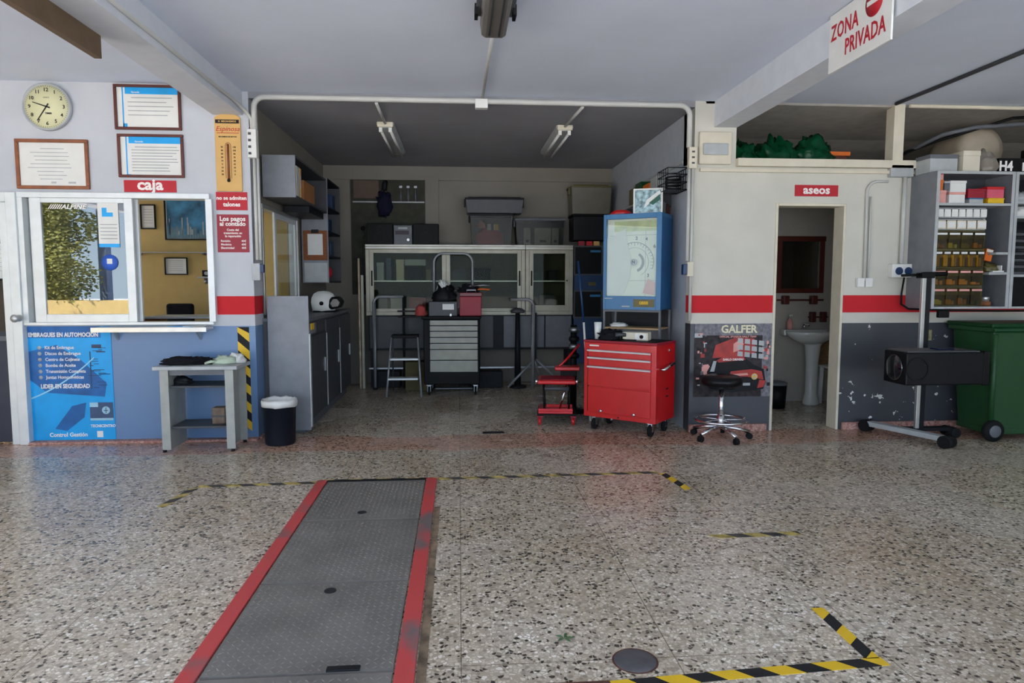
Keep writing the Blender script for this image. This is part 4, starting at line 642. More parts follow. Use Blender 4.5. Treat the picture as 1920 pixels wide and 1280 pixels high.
for s_ in (-1, 1): MB().lathe([(0, -.02), (.015, -.015), (.018, 0), (.015, .015), (0, .02)], 12).build('corner_knob', K['chrome'], t, loc=(s_*.2, -.16, .43))
MB().tube([(.02, .2, .53), (.1, .25, .6), (.24, .3, .76)], .012).build('diagonal_bar', K['red'], t)
t = thing('hanging_chain_tool', 'black and silver valve assembly behind the red tool chest', 'tool', (1.23, 7.25, 0)); MB().cyl((0, 0, 0), (0, 0, .95), .035).build('post', K['black'], t)
for i, z in enumerate((.62, .72, .8, .9)): MB().lathe([(0, -.03), (.05, -.025), (.06, 0), (.05, .025), (0, .03)], 18, c=(0, -.03, z)).build('knob', K['steel' if i % 2 else 'black'], t)
MB().lathe([(0, 0), (.13, 0), (.13, .03), (0, .04)], 20).build('base', K['black'], t)
# ---------------------------------------------------------------- red tool chest
t = thing('tool_chest', 'bright red rolling tool chest with chrome drawer pulls on four wheels', 'tool chest', (1.19, 6.41, 0), R(-40.6))
cw, dp = .74, .42; part('body', K['red'], t, (0, cw, 0, dp, .13, .84), bevel=.006); part('top_tray', K['dred'], t, (-.005, cw+.005, -.005, dp, .84, .862), bevel=.004); part('tray_mat', K['black'], t, (.02, cw-.02, .02, dp-.02, .862, .866))
for i, (z0, z1) in enumerate(((.71, .775), (.625, .705), (.43, .62))):
    d = part('drawer', K['red'], t, (.05, cw-.05, -.012, 0, z0, z1), bevel=.003); MB().prism([(0, z1-.02), (-.022, z1-.016), (-.024, z1-.004), (0, z1)], .05, cw-.05, 'X').build('pull', K['alup'], d, loc=(0, -.012, 0))
d = part('door', K['red'], t, (.05, cw-.05, -.012, 0, .175, .42), bevel=.004)
for x in (.2, cw-.2): MB().lathe([(0, -.03), (.014, -.028), (.016, -.018), (.008, -.01), (.01, 0)], 16, axis='Y').build('knob', K['chrome'], d, loc=(x, -.012, .2))
part('shadow_gap', K['ink'], t, (.04, .052, -.004, 0, .18, .78)); part('badge', K['white'], t, (.06, .16, -.003, 0, .805, .818)); MB().lathe([(0, -.004), (.008, -.004), (.008, 0)], 12, axis='Y').build('lock', K['ink'], t, loc=(cw/2, 0, .15))
MB().tube([(cw+.0, .08, .62), (cw+.04, .08, .62), (cw+.04, .3, .66), (cw, .3, .66)], .01).build('side_handle', K['chrome'], t); MB().lathe([(0, 0), (.015, 0), (.015, .006), (0, .008)], 14, axis='X').build('side_lock', K['chrome'], t, loc=(cw, .28, .78))
part('side_slot', K['ink'], t, (cw, cw+.002, .22, .27, .42, .435)); part('side_slot', K['ink'], t, (cw, cw+.002, .22, .27, .35, .365))
for x, y in ((.09, .06), (cw-.07, .06), (.09, dp-.06), (cw-.07, dp-.06)): caster(t, x, y, .055, K['chrome'], K['rubber'])
MB().cyl((.25, .1, .09), (.25, .1, .13), .015).build('stop_foot', K['chrome'], t)
def chest(u, v, z=.866): # a spot on the chest top
    a = R(-40.6); return (1.19+u*math.cos(a)-v*math.sin(a), 6.41+u*math.sin(a)+v*math.cos(a), z)
t = thing('paper_cup', 'tall white cup at the left end of the red tool chest', 'cup', chest(.09, .1)); MB().lathe([(0, 0), (.028, 0), (.036, .16), (.033, .16), (.026, .01), (0, .01)], 24).build('cup', K['white'], t); MB().tube([(.02, -.02, .01), (.06, -.05, .005), (.08, -.06, .0)], .008).build('crumpled_strip', K['white'], t)
tag(MB().blob((0, 0, 0), .12, .08, .07, .5, 4, 3).build('black_cloth', K['navyw'], loc=chest(.22, .12)), 'crumpled black cloth on top of the red tool chest', 'cloth')
t = thing('test_meter', 'cream test meter lying on the red tool chest under the blue cabinet', 'meter', chest(.45, .2), R(-30)); part('case', K['cream'], t, (-.12, .12, -.06, .06, 0, .075), bevel=.004); part('panel', K['white'], t, (-.0, .1, -.063, -.06, .01, .065)); MB().lathe([(0, -.012), (.015, -.012), (.018, 0)], 14, axis='Y').build('dial', K['black'], t, loc=(.06, -.063, .035)); MB().tube([(-.12, -.02, .03), (-.15, -.08, .01), (-.08, -.1, .006), (.02, -.09, .006)], .005).build('lead', K['black'], t)
t = thing('small_drill', 'small dark power tool beside the cream meter on the chest', 'tool', chest(.33, .1)); MB().cyl((-.05, 0, .05), (.05, 0, .05), .02).build('motor', K['dgrey'], t); MB().cyl((.0, 0, 0), (.0, 0, .04), .014).build('grip', K['black'], t); MB().cyl((.05, 0, .05), (.08, 0, .05), .006).build('chuck', K['alu'], t)
t = thing('broom_handle', 'thin blue and white stick leaning behind the red tool chest', 'stick', (1.33, 6.78, 0)); MB().tube([(.0, .0, .0), (-.07, .05, 1.0)], .011).build('white_end', K['white'], t); MB().tube([(-.07, .05, 1.0), (-.12, .12, 1.62)], .011).build('blue_shaft', K['dblue'], t)
# ---------------------------------------------------------------- blue tester cabinet
t = thing('tester_cabinet', 'tall blue metal tester cabinet with glass front behind the red tool chest', 'cabinet', (1.441, 6.75, 0), R(-34)); bw, bd = .59, .34
part('top_panel', K['blue'], t, (0, bw, 0, bd, 2.03, 2.068), bevel=.004); part('side_panel', mat('blue_side', (24, 92, 146), .4), t, (bw-.012, bw, 0, bd, 1.137, 2.03)); part('side_panel', K['blue'], t, (0, .012, 0, bd, 1.137, 2.03)); part('back_panel', K['dblue'], t, (.012, bw-.012, bd-.01, bd, 1.137, 2.03))
part('front_frame', K['blue'], t, (0, .03, -.012, 0, 1.137, 2.068), (bw-.05, bw, -.012, 0, 1.137, 2.068), (.03, bw-.05, -.012, 0, 2.02, 2.068), (.03, bw-.05, -.012, 0, 1.137, 1.27), bevel=.003); part('bottom_panel', K['blue'], t, (0, bw, 0, bd, 1.137, 1.15))
d = part('dial_sheet', mat('dial_paper', (236, 238, 220), .7, nz=.04), t, (.03, bw-.05, .03, .033, 1.27, 2.02)); cx, cz = .31, 1.6  # sheet whitened to stand in for daylight reflected by the glass
b = MB(); b.ring(cx, cz, .19, .196, .027, .03, -20, 200).ring(cx, cz, .14, .143, .027, .03, -60, 160).ring(cx, cz, .075, .1, .027, .03, -70, 60)
for a in range(-20, 201, 10): c, s_ = math.cos(R(a)), math.sin(R(a)); r0 = .172 if a % 30 else .16; b.prism([(cx+r0*c-.002*s_, cz+r0*s_+.002*c), (cx+r0*c+.002*s_, cz+r0*s_-.002*c), (cx+.19*c+.002*s_, cz+.19*s_-.002*c), (cx+.19*c-.002*s_, cz+.19*s_+.002*c)], .027, .03)
b.box(.05, .53, .0285, .03, 1.86, 1.863).box(.42, .422, .0285, .03, 1.27, 2.02).box(.05, .53, .0285, .03, 1.42, 1.423); b.build('scale_print', mat('print_grey', (120, 128, 118), .8), d)
part('green_strip', mat('pale_lime', (200, 210, 130), .7, nz=.2, sc=14), d, (.1, .53, .0275, .0295, 1.9, 2.0)); MB().lathe([(0, .0), (.03, 0), (.03, .025), (0, .03)], 24, axis='Y').build('hub', K['lgrey'], d, loc=(cx, 0, cz))
for n_, x, z in (('2', .33, 1.83), ('4', .43, 1.82), ('6', .51, 1.75), ('3', .45, 1.47), ('N', cx, cz)): text(n_, .045 if n_ != 'N' else .04, (x, -.002 if n_ == 'N' else .026, z), K['ink'], d, name='dial_number', bold=.001)
MB().prism([(.032, 1.28), (.2, 1.28), (.27, 1.45), (.285, 1.6), (.24, 1.78), (.22, 1.93), (.1, 1.86), (.032, 1.84)], .014, .017).build('loose_white_sheet', K['paper'], t)
MB().prism([(.4, 1.3), (.52, 1.28), (.525, 1.4), (.45, 1.44)], .016, .018).build('small_note', K['rose'], t)
part('glass', GLT, t, (.03, bw-.05, -.004, -.001, 1.27, 2.02)); p_ = part('label_plate', K['moss'], t, (bw-.27, bw-.06, -.016, -.012, 1.165, 1.24)); text('0888', .045, (bw-.165, -.0175, 1.203), K['yel'], p_, bold=.001)
part('maker_strip', K['lgrey'], t, (.02, .1, -.014, -.012, 1.242, 1.25)); part('maker_strip', K['lgrey'], t, (.2, .28, -.014, -.012, 1.165, 1.175))
part('stand_frame', K['mgrey'], t, (0, .02, 0, .02, 0, 1.137), (bw-.02, bw, 0, .02, 0, 1.137), (0, .02, bd-.02, bd, 0, 1.137), (bw-.02, bw, bd-.02, bd, 0, 1.137), (.02, bw-.02, 0, .015, 1.115, 1.137)); part('tray_shelf', mat('plywood', (190, 156, 110), .6), t, (.02, bw-.02, .0, bd-.02, .945, .96)); part('tray_back', K['char'], t, (.02, bw-.02, bd-.02, bd-.015, .96, 1.13)); part('lower_shelf', K['char'], t, (.02, bw-.02, .02, bd-.02, .3, .32))
def tb(u, v, z): a = R(-34); return (1.441+u*math.cos(a)-v*math.sin(a), 6.75+u*math.sin(a)+v*math.cos(a), z)
tag(MB().blob((0, 0, 0), .09, .06, .03, .4, 4, 5).build('tape_roll', K['white'], loc=tb(.12, .12, .961)), 'white rag on the tray under the blue cabinet', 'rag').name = 'white_rag'
t = thing('baseball_cap', 'red cap lying on top of the blue cabinet', 'hat', tb(.13, .12, 2.069)); MB().lathe([(.105, 0), (.1, .03), (.06, .05), (0, .055)], 24, sy=.8).build('crown', K['red'], t); MB().prism([(-.12, -.04), (.0, -.12), (.1, -.09), (.08, .0), (-.08, .02)], 0, .01, 'Z').build('peak', K['dred'], t)
t = thing('picture_box', 'white carton with silver green picture on top of the blue cabinet', 'box', tb(.42, .12, 2.069), R(-20)); part('carton', K['white'], t, (-.15, .13, -.05, .05, 0, .24), bevel=.002)
b = MB(); b.box(-.135, .115, -.052, -.05, .01, .225); b.mi = 1; b.prism([(-.05, .05), (-.02, .13), (.1, .22), (.11, .19), (.02, .11)], -.054, -.052); b.mi = 2; b.prism([(.0, .1), (.1, .18), (.11, .13), (.04, .08)], -.055, -.052); b.build('picture', [mat('silver_print', (150, 176, 178), .3, .3, nz=.6, sc=30), K['white'], mat('print_green', (30, 90, 70), .5)], t); part('side_strip', K['dwood'], t, (.13, .134, -.04, .04, .01, .23))
# wall shelf over the blue cabinet
t = thing('wall_shelf', 'long thin shelf high on the right bay wall', 'shelf', (2.15, 6.95, 2.28)); part('plate', K['grey'], t, (-.15, 0, -.3, 1.4, 0, .015), bevel=.002); part('edge_strip', K['alu'], t, (-.155, -.15, -.3, 1.4, -.005, .015))
for y in (-.1, 1.2): MB().prism([(0, 0), (0, -.12), (-.14, 0)], y, y+.015).build('bracket', K['dgrey'], t)
tag(MB().box(-.015, 0, 0, 2.0, 0, .035).build('wall_rail', K['lgrey'], loc=(2.15, 6.5, 2.53), bevel=.002), 'thin grey rail along the right bay wall above the shelf', 'rail')
for i, (y, h, m, lb) in enumerate(((7.9, .12, 'moss', 'olive yellow packet on the high right bay shelf'), (7.62, .14, 'green', 'green packet on the high right bay shelf'), (7.3, .1, 'org', 'orange red packet on the high right bay shelf'), (7.0, .12, 'lgrey', 'grey carton on the high right bay shelf'))): tag(MB().box(-.145, -.01, -.12, .12, 0, h*1.5).build('packet', K[m], loc=(2.15, y, 2.301), bevel=.006), lb, 'packet')
t = thing('wire_basket', 'wire basket holding a coiled black cable on the right bay wall', 'basket', (2.05, 6.5, 2.27)); b = MB()
for z in (0, .07, .14, .2): b.tube([(-.1, -.16, z), (.09, -.16, z), (.09, .16, z), (-.1, .16, z), (-.1, -.16, z)], .004, 6)
for i in range(6): y = -.16+.064*i; b.tube([(.09, y, .2), (.09, y, 0), (-.1, y, 0), (-.1, y, .2)], .003, 6)
b.build('wires', K['char'], t)
b = MB(); pts = [(.07*math.cos(i*.5), .07*math.sin(i*.5), .02+.0022*i) for i in range(50)]; tag(b.tube(pts, .008, 8).build('cable_coil', K['black'], loc=(2.04, 6.47, 2.275)), 'black cable coil in the wire basket', 'cable')
tag(MB().box(-.02, .02, -.012, .012, 0, .9).build('dark_strip', K['dwood'], loc=(2.13, 6.9, 1.3)), 'dark narrow strip on the right wall behind the blue cabinet', 'strip')
# ---------------------------------------------------------------- right: racing poster, rolling stool
t = wallthing('racing_poster', 'worn GALFER rally car poster on the dark dado left of the toilet door', 'poster', 2.565, .33)
PX, PZ = .375, .69
b = MB(); b.box(-PX, PX, -.004, 0, 0, PZ); b.mi = 1; b.box(-PX, PX, -.0052, -.004, .58, PZ).box(.28, PX, -.0056, -.0052, 0, .58)
b.mi = 2; b.prism([(-.2, .37), (-.17, .49), (.02, .56), (.2, .55), (.22, .42), (.02, .35)], -.006, -.0045)           # red upper scene
b.mi = 3; b.prism([(.0, .5), (.06, .54), (.1, .5), (.06, .44), (-.0, .42)], -.007, -.006).prism([(-.3, .3), (-.24, .31), (-.2, .26), (-.24, .2), (-.3, .22)], -.0066, -.005)
b.mi = 4
for r in range(3):
    for c in range(4): x = .04+c*.068; z = .51-r*.062-c*.008; b.prism([(x, z), (x+.052, z-.006), (x+.05, z+.04), (x+.002, z+.045)], -.0078, -.007)
b.mi = 5; b.prism([(-.24, .12), (-.25, .24), (-.2, .33), (-.16, .37), (.1, .38), (.2, .3), (.3, .26), (.32, .14), (.3, .07), (.0, .04), (-.2, .06)], -.0085, -.0078)  # car body, dark
b.mi = 2; b.prism([(-.16, .345), (-.1, .375), (.1, .38), (.12, .35), (-.14, .325)], -.0092, -.0085).prism([(-.02, .24), (.18, .26), (.28, .24), (.3, .16), (.14, .19), (-.04, .19)], -.0092, -.0085).prism([(.24, .08), (.3, .09), (.32, .15), (.26, .16)], -.0094, -.0085)
b.mi = 3; b.prism([(.0, .215), (.14, .225), (.15, .205), (.0, .195)], -.0096, -.0092)
b.mi = 6; b.prism([(-.14, .25), (-.13, .325), (.1, .345), (.16, .27)], -.0094, -.0085)
b.mi = 4; b.box(-.02, .06, -.0096, -.0085, .1, .125).box(.1, .17, -.0096, -.0085, .105, .13).prism([(-.22, .24), (-.18, .24), (-.16, .34), (-.19, .34)], -.0094, -.0085).box(-PX, -.3, -.0054, -.004, .56, .6)
b.mi = 7; b.ring(.21, .19, 0, .03, -.0102, -.0092, n=18)
b.mi = 4; b.ring(.21, .19, .014, .024, -.0106, -.0102, n=18)
for i in range(40):
    random.seed(i); x = random.uniform(.28, .36) if i % 2 else random.uniform(-.36, -.27); z = random.uniform(.05, .6); b.mi = random.choice((1, 2, 3, 4, 6)); b.box(x, x+random.uniform(.01, .04), -.0068-.0001*(i % 5), -.0056, z, z+random.uniform(.01, .04))
pst = b.build('print', [mat('poster_dark', (58, 52, 54), .5, nz=.5, sc=22), mat('poster_grey', (120, 118, 124), .5, nz=.4, sc=30), mat('poster_red', (176, 44, 36), .45, nz=.25, sc=14), K['rose'], K['lgrey'], K['char'], K['ink'], K['yel']], t)
text('GALFER', .1, (.05, -.006, .635), mat('galfer_letters', (232, 226, 190), .6), t, bold=.003); text('OFFICIAL SPONSOR RALLY TEAM', .024, (.04, -.008, .567), K['rose'], t, bold=.0006); text('SARLO DRIVERS', .028, (0, -.0102, .352), K['ltext'], t, bold=.0008)
t = thing('rolling_stool', 'black padded rolling stool with chrome foot ring in front of the rally poster', 'stool', (2.345, 5.9, 0))
MB().lathe([(0, .475), (.15, .48), (.178, .5), (.185, .525), (.178, .555), (.15, .572), (0, .578)], 36).build('seat', K['navyw'].copy() if False else mat('stool_vinyl', (20, 20, 22), .3), t)
MB().lathe([(0, .46), (.12, .462), (.12, .476), (0, .476)], 24).build('seat_plate', K['char'], t); MB().cyl((0, 0, .1), (0, 0, .47), .022).cyl((0, 0, .1), (0, 0, .22), .032).build('column', K['chrome'], t)
b = MB(); p = [(.225*math.cos(R(10*i)), .225*math.sin(R(10*i)), .175) for i in range(36)]; b.tube(p+[p[0]], .011); ring = b.build('foot_ring', K['chrome'], t)
for k in range(5):
    a = R(72*k-80); c_, s_ = math.cos(a), math.sin(a)
    MB().tube([(.03*c_, .03*s_, .175), (.225*c_, .225*s_, .175)], .006).build('ring_spoke', K['chrome'], t)
    MB().tube([(.02*c_, .02*s_, .11), (.14*c_, .14*s_, .095), (.255*c_, .255*s_, .065)], .017).build('leg', K['chrome'], t)
    cs = MB().cyl((.255*c_-.018*s_, .255*s_+.018*c_, .028), (.255*c_+.018*s_, .255*s_-.018*c_, .028), .028, n=18).build('caster', K['rubber'], t)
# ---------------------------------------------------------------- toilet
t = thing('wash_basin', 'white pedestal washbasin in the toilet', 'sink', (4.02, 7.5, 0))
MB().lathe([(.085, 0), (.095, .02), (.07, .15), (.07, .5), (.09, .68), (.12, .74)], 28, sy=.9, c=(.02, 0, 0)).build('pedestal', K['cer'], t)
MB().lathe([(0, .7), (.12, .705), (.2, .75), (.27, .8), (.29, .84), (.28, .85), (.24, .835), (.16, .77), (0, .75)], 36, sy=.75).build('basin', K['cer'], t)
part('back_ledge', K['cer'], t, (-.27, .27, .1, .235, .79, .86), bevel=.012)
f = MB().cyl((0, .17, .86), (0, .17, .92), .02).tube([(0, .17, .91), (0, .1, .93), (0, .06, .91)], .012).build('tap', K['chrome'], t); MB().box(-.01, .01, .14, .21, .925, .937).build('lever', K['chrome'], f)
t = thing('soap_bottle', 'clear pump soap bottle standing at the left of the washbasin', 'bottle', (3.83, 7.64, .862)); MB().lathe([(0, 0), (.03, 0), (.033, .02), (.033, .09), (.015, .12), (.012, .13), (0, .13)], 20).build('bottle', K['rose'], t); MB().cyl((0, 0, .13), (0, 0, .16), .006).box(-.012, .03, -.008, .008, .155, .168).build('pump', K['white'], t)
t = wallthing('wall_mirror', 'mirror in a mahogany frame over the washbasin', 'mirror', 3.98, 1.28, 7.75)
part('frame', K['dwood'], t, (-.3, .3, -.025, 0, .6, .66), (-.29, .29, -.025, 0, 0, .055), (-.29, -.225, -.025, 0, .055, .6), (.225, .29, -.025, 0, .055, .6), bevel=.006); part('mirror_glass', MIR, t, (-.225, .225, -.01, -.004, .055, .6))
t = wallthing('shelf_rail', 'mahogany rail with two wooden holders under the mirror', 'rail', 3.97, 1.2, 7.75); MB().tube([(-.28, -.06, 0), (.28, -.06, 0)], .01).build('rail', K['dwood'], t)
for x in (-.17, .17): part('holder', K['dwood'], t, (x-.035, x+.035, -.08, 0, -.05, .05), bevel=.008)
t = wallthing('towel_holder', 'short mahogany towel holder to the right of the tap', 'holder', 4.2, 1.0, 7.75); MB().tube([(-.12, -.05, 0), (.12, -.05, 0)], .009).build('bar', K['dwood'], t)
for x in (-.06, .07): part('mount', K['dwood'], t, (x-.03, x+.03, -.07, 0, -.06, .06), bevel=.008)
t = thing('plastic_stool', 'small white plastic stool to the right of the basin pedestal', 'stool', (4.3, 7.45, 0)); part('seat', K['white'], t, (-.14, .16, -.13, .15, .43, .455), bevel=.01)
for x in (-.12, .12):
    for y in (-.11, .12): MB().prism([(x-.028, 0), (x+.028, 0), (x*.85+.022, .43), (x*.85-.022, .43)], y-.012, y+.012).build('leg', K['white'], t, bevel=.004)
part('brace', K['white'], t, (-.12, .12, -.115, -.1, .14, .17), bevel=.003)
t = thing('pedal_bin', 'black waste bin on the toilet floor left of the pedestal', 'bin', (3.55, 7.35, 0)); MB().lathe([(0, 0), (.1, 0), (.115, .26), (0, .26)], 26).build('bucket', K['black'], t); MB().lathe([(.118, .26), (.12, .285), (.08, .3), (0, .305)], 26).build('lid', K['mgrey'], t)
tag(MB().box(-.12, .12, 0, .05, 0, .42).build('wicker_panel', mat('wicker', (150, 122, 84), .8, nz=.3, sc=50), loc=(4.3, 7.69, .42)), 'beige wicker panel on the wall behind the plastic stool', 'panel')
tag(MB().lathe([(0, -.045), (.03, -.045), (.04, -.02), (.04, 0), (0, 0)], 18, axis='Y').build('wall_hook', K['dgrey'], loc=(3.6, 7.75, 1.02)), 'small dark round fitting on the toilet wall at the left', 'hook')
# ---------------------------------------------------------------- right: shelf units and contents
def unit(label, x0, W, shelves, back='dgrey'):
    t = thing('shelf_unit', label, 'shelf', (x0, 5.85, 1.165)); D = .35; H = 1.225
    part('left_panel', K['grey'], t, (0, .014, .0, D, 0, H)); part('right_panel', K['grey'], t, (W-.014, W, 0, D, 0, H)); part('back_panel', K[back], t, (.014, W-.014, D-.01, D, 0, H)); part('top_panel', K['grey'], t, (.014, W-.014, 0, D, H-.02, H)); part('bottom_panel', K['grey'], t, (.014, W-.014, 0, D, 0, .02))
    part('front_trim', K['lgrey'], t, (0, .03, -.006, 0, 0, H), (W-.03, W, -.006, 0, 0, H), (.03, W-.03, -.006, 0, H-.025, H), (.03, W-.03, -.006, 0, 0, .02), bevel=.002)
    for x1, x2, z in shelves: part('shelf_board', K['lgrey'], t, (x1, x2, 0, D-.01, z-.022, z), bevel=.002)
    return t
unit('grey wall shelf unit holding coloured boxes and drawer organisers', 4.24, .74, [(.014, .726, .945), (.6, .726, .51), (.54, .726, .33)])
unit('second grey wall shelf unit at the right edge, packed with dark files', 4.985, .8, [(.014, .786, .965), (.014, .786, .835), (.014, .786, .31)], 'char')
def crate(name, label, cat, x, y, z, W, D, H, m, lm=None, group=None, rz=0):
    t = thing(name, label, cat, (x, y, z), rz, group); part('carton', K[m], t, (-W/2, W/2, 0, D, 0, H*.78), bevel=.002); part('lid', K[lm or m], t, (-W/2-.003, W/2+.003, -.003, D+.003, H*.78, H), bevel=.002); return t
zt = 2.112
for x, z, W, H, m, lm, lb in ((4.325, zt, .09, .115, 'rose', 'rose', 'pale pink carton at the bottom left of the top shelf'), (4.31, zt+.116, .055, .09, 'org', 'org', 'orange carton stacked in the middle at the left of the top shelf'), (4.31, zt+.207, .055, .06, 'rose', 'pink', 'pink carton at the top of the left stack under the shelf top'), (4.375, zt+.116, .05, .08, 'mgrey', 'lgrey', 'small grey carton beside the orange one'),
    (4.475, zt, .15, .1, 'paper', 'rose', 'wide white carton, lower of two on the top shelf'), (4.48, zt+.101, .15, .1, 'paper', 'paper', 'wide white carton, upper of two on the top shelf'), (4.66, zt, .13, .05, 'lgrey', 'blue', 'flat pale blue carton lying right of the white ones'), (4.85, zt, .15, .05, 'yel', 'yel', 'flat yellow carton under the red one'), (4.84, zt+.051, .16, .1, 'pink', 'red', 'red carton on the flat yellow one'), (4.66, zt+.051, .16, .08, 'dred', 'dred', 'dark red carton behind on the flat blue one')):
    crate('parts_carton', lb, 'box', x, 5.9, z, W, .16, H, m, lm)
rows = [(1.982, .082, 7, 'white', 'white', 'topmost organiser row with seven little white drawers'), (1.875, .09, 5, 'cream', 'lgrey', 'second organiser row with five cream drawers'), (1.7, .16, 4, 'moss', 'moss', 'third organiser row with four big olive drawers'), (1.535, .155, 6, 'yel', 'yel', 'fourth organiser row with six drawers of yellow packets'), (1.37, .15, 4, 'moss', 'rose', 'fifth organiser row with dark drawers and pink labels'), (1.19, .165, 4, 'moss', 'card', 'lowest organiser row with murky olive drawers')]
for z, H, n, m1, m2, lb in rows:
    x0 = 4.275; W = .48; t = thing('drawer_organiser', lb, 'organiser', (x0, 5.875, z)); part('frame', K['moss' if H > .1 else 'lgrey'], t, (0, W, .02, .2, 0, .006), (0, W, .02, .2, H, H+.008), (0, .004, .02, .2, .006, H), (W-.004, W, .02, .2, .006, H), (0, W, .19, .2, .006, H))
    for i in range(n):
        a = W*i/n+.006; c = W*(i+1)/n-.006; d = part('drawer', AMB if H > .1 else K[m1], t, (a, c, .0, .006, .008, H-.006), (a, c, .006, .15, .008, .012), (a, a+.003, .006, .15, .012, H*.6), (c-.003, c, .006, .15, .012, H*.6)); random.seed(int(z*1000)+i)
        hh = H*(.75 if m2 == 'yel' else random.uniform(.25, .5)); k = m2 if (m2 == 'yel' or random.random() < .4) else random.choice(('lgrey', 'card', 'moss', 'char'))
        if H > .1: part('packets', K[k], d, (a+.008, (a+c)/2+random.uniform(-.01, .02), .02, .1, .014, hh), ((a+c)/2+.024, c-.006, .03, .1, .014, hh*.8))
        part('label', K[('paper', 'rose')[z < 1.45]], d, (a+.006, c-.006, -.003, 0, H-.03, H-.012) if H > .1 else (a+.006, c-.006, -.003, 0, .02, H-.02))
t = thing('paint_can', 'small silver tin on a copper lid in the lower right of the shelf unit', 'can', (4.86, 5.98, 1.186)); MB().lathe([(0, 0), (.05, 0), (.05, .04), (0, .04)], 24).build('copper_ring', K['board'], t); MB().lathe([(0, .04), (.035, .04), (.04, .08), (.037, .085), (0, .082)], 24).build('tin', K['alu'], t)
t = thing('yellow_carton', 'tilted yellow and white carton beside the organisers', 'box', (4.84, 5.95, 1.6)); MB().box(-.035, .035, 0, .06, 0, .11, Matrix.Rotation(R(12), 4, 'Y')).build('carton', K['org'], t); MB().box(-.03, .03, -.003, 0, .08, .105, Matrix.Rotation(R(12), 4, 'Y')).build('label', K['paper'], t)
tag(MB().blob((0, 0, 0), .07, .05, .06, .5, 4, 3).build('olive_bag', K['moss'], loc=(4.87, 5.95, 1.498)), 'olive bag below the tilted yellow carton', 'bag')
t = thing('white_bracket', 'white plastic bracket lying on the small right shelf', 'bracket', (4.9, 5.88, 1.497)); part('plate', K['white'], t, (-.06, .05, 0, .05, 0, .012)); part('upright', K['white'], t, (.02, .03, 0, .05, .012, .06))
for i in range(14): tag(MB().box(0, .5, 0, .22, 0, .024).build('dark_file', K['char' if i % 2 else 'dgrey'], loc=(5.02, 5.87+.004*(i % 3), 1.477+i*.029)), 'flat dark file in the tall stack on the shelf unit at the right edge', 'file', 'flat files on the right edge unit')
for z, m, lb in ((2.002, 'white', 'white packet on the second shelf at the right edge'), (2.132, 'lgrey', 'pale packet on the top shelf at the right edge')): tag(MB().blob((0, 0, 0), .1, .06, .07, .4, 4, int(z*10)).build('white_packet', K[m], loc=(5.12, 5.95, z)), lb, 'packet')
tag(MB().box(0, .6, 0, .25, 0, .27).build('black_case', K['black'], loc=(5.04, 5.88, 1.187), bevel=.01), 'black case on the bottom shelf at the right edge', 'case')
# on top of the shelf units
ty = 2.392
crate('cream_carton', 'cream yellow carton on top of the shelf unit', 'box', 4.61, 5.92, ty, .16, .2, .19, 'cream', 'cream'); crate('clear_carton', 'pale grey cloudy carton on top of the shelf unit, leftmost', 'box', 4.37, 5.95, ty, .26, .2, .16, 'lgrey', 'mgrey')
tag(MB().blob((0, 0, 0), .1, .1, .14, .5, 3, 2).build('plastic_bag', mat('grey_film', (140, 132, 120), .3), loc=(4.8, 6.0, ty)), 'grey crumpled plastic bag right of the cream carton', 'bag')
t = thing('black_carton', 'black carton with big white letters on top of the shelf unit', 'box', (5.03, 5.92, ty)); part('carton', K['black'], t, (-.16, .2, 0, .2, 0, .13), bevel=.003); text('H4', .12, (-.09, -.002, .055), K['ltext'], t, bold=.004, sx=.9); text('H', .1, (.1, -.002, .05), K['ltext'], t, bold=.004)
tag(MB().box(-.2, .2, 0, .22, 0, .24).build('black_case', K['black'], loc=(5.46, 5.92, ty), bevel=.01), 'black case on top of the unit at the right edge', 'case')
# ---------------------------------------------------------------- loft
for i, (x, y, rx, rz_, s_, lb) in enumerate(((2.76, 6.6, .16, .2, 1, 'small green tarpaulin bundle at the left end of the loft'), (3.1, 6.62, .2, .24, 2, 'dark green tarpaulin bundle in the middle of the loft'), (3.45, 6.6, .2, .24, 3, 'bright green tarpaulin bundle on the right in the loft'))):
    tag(MB().blob((0, 0, 0), rx, .16, rz_, .5, 3.5, s_, 30, 20).build('tarpaulin_bundle', K['tarp'], loc=(x, y, 2.482)), lb, 'tarpaulin')
t = thing('wooden_stand', 'orange topped wooden piece beside the green bundles in the loft', 'box', (3.74, 6.6, 2.481)); part('leg', K['dwood'], t, (-.07, .08, -.02, .1, 0, .16)); part('top_board', K['org'], t, (-.16, .1, -.05, .12, .16, .2), bevel=.004)
tag(MB().tube([(3.8, 6.75, 2.53), (4.2, 6.8, 2.54), (4.6, 6.9, 2.56), (5.0, 7.0, 2.62)], .05, 14).build('cloth_roll', mat('beige_cloth', (176, 152, 122), .9), None), 'long beige roll lying in the loft behind the post', 'roll')
t = thing('water_tank', 'round beige tank lying in the loft above the shelves', 'tank', (5.2, 6.5, 2.715)); MB().lathe([(0, -.02), (.14, 0), (.225, .05), (.235, .12), (.235, .45), (.2, .55), (0, .57)], 36, axis='Y').build('shell', mat('tank_beige', (178, 166, 146), .6), t); part('cradle', K['dwood'], t, (-.2, .2, .1, .2, -.25, -.15), (-.2, .2, .35, .45, -.25, -.15))
tag(MB().tube([(4.3, 7.0, 2.62), (4.8, 6.6, 2.82), (5.3, 6.3, 2.97), (6.0, 6.22, 3.0)], .014).build('loft_cable', K['black']), 'black cable rising across the loft over the round tank', 'cable')
tag(MB().tube([(4.55, 6.9, 2.7), (4.75, 6.5, 2.85), (5.0, 6.4, 2.9), (6.2, 6.25, 2.97)], .02).build('loft_tube', K['mgrey']), 'pale tube above the black cable in the loft', 'tube')
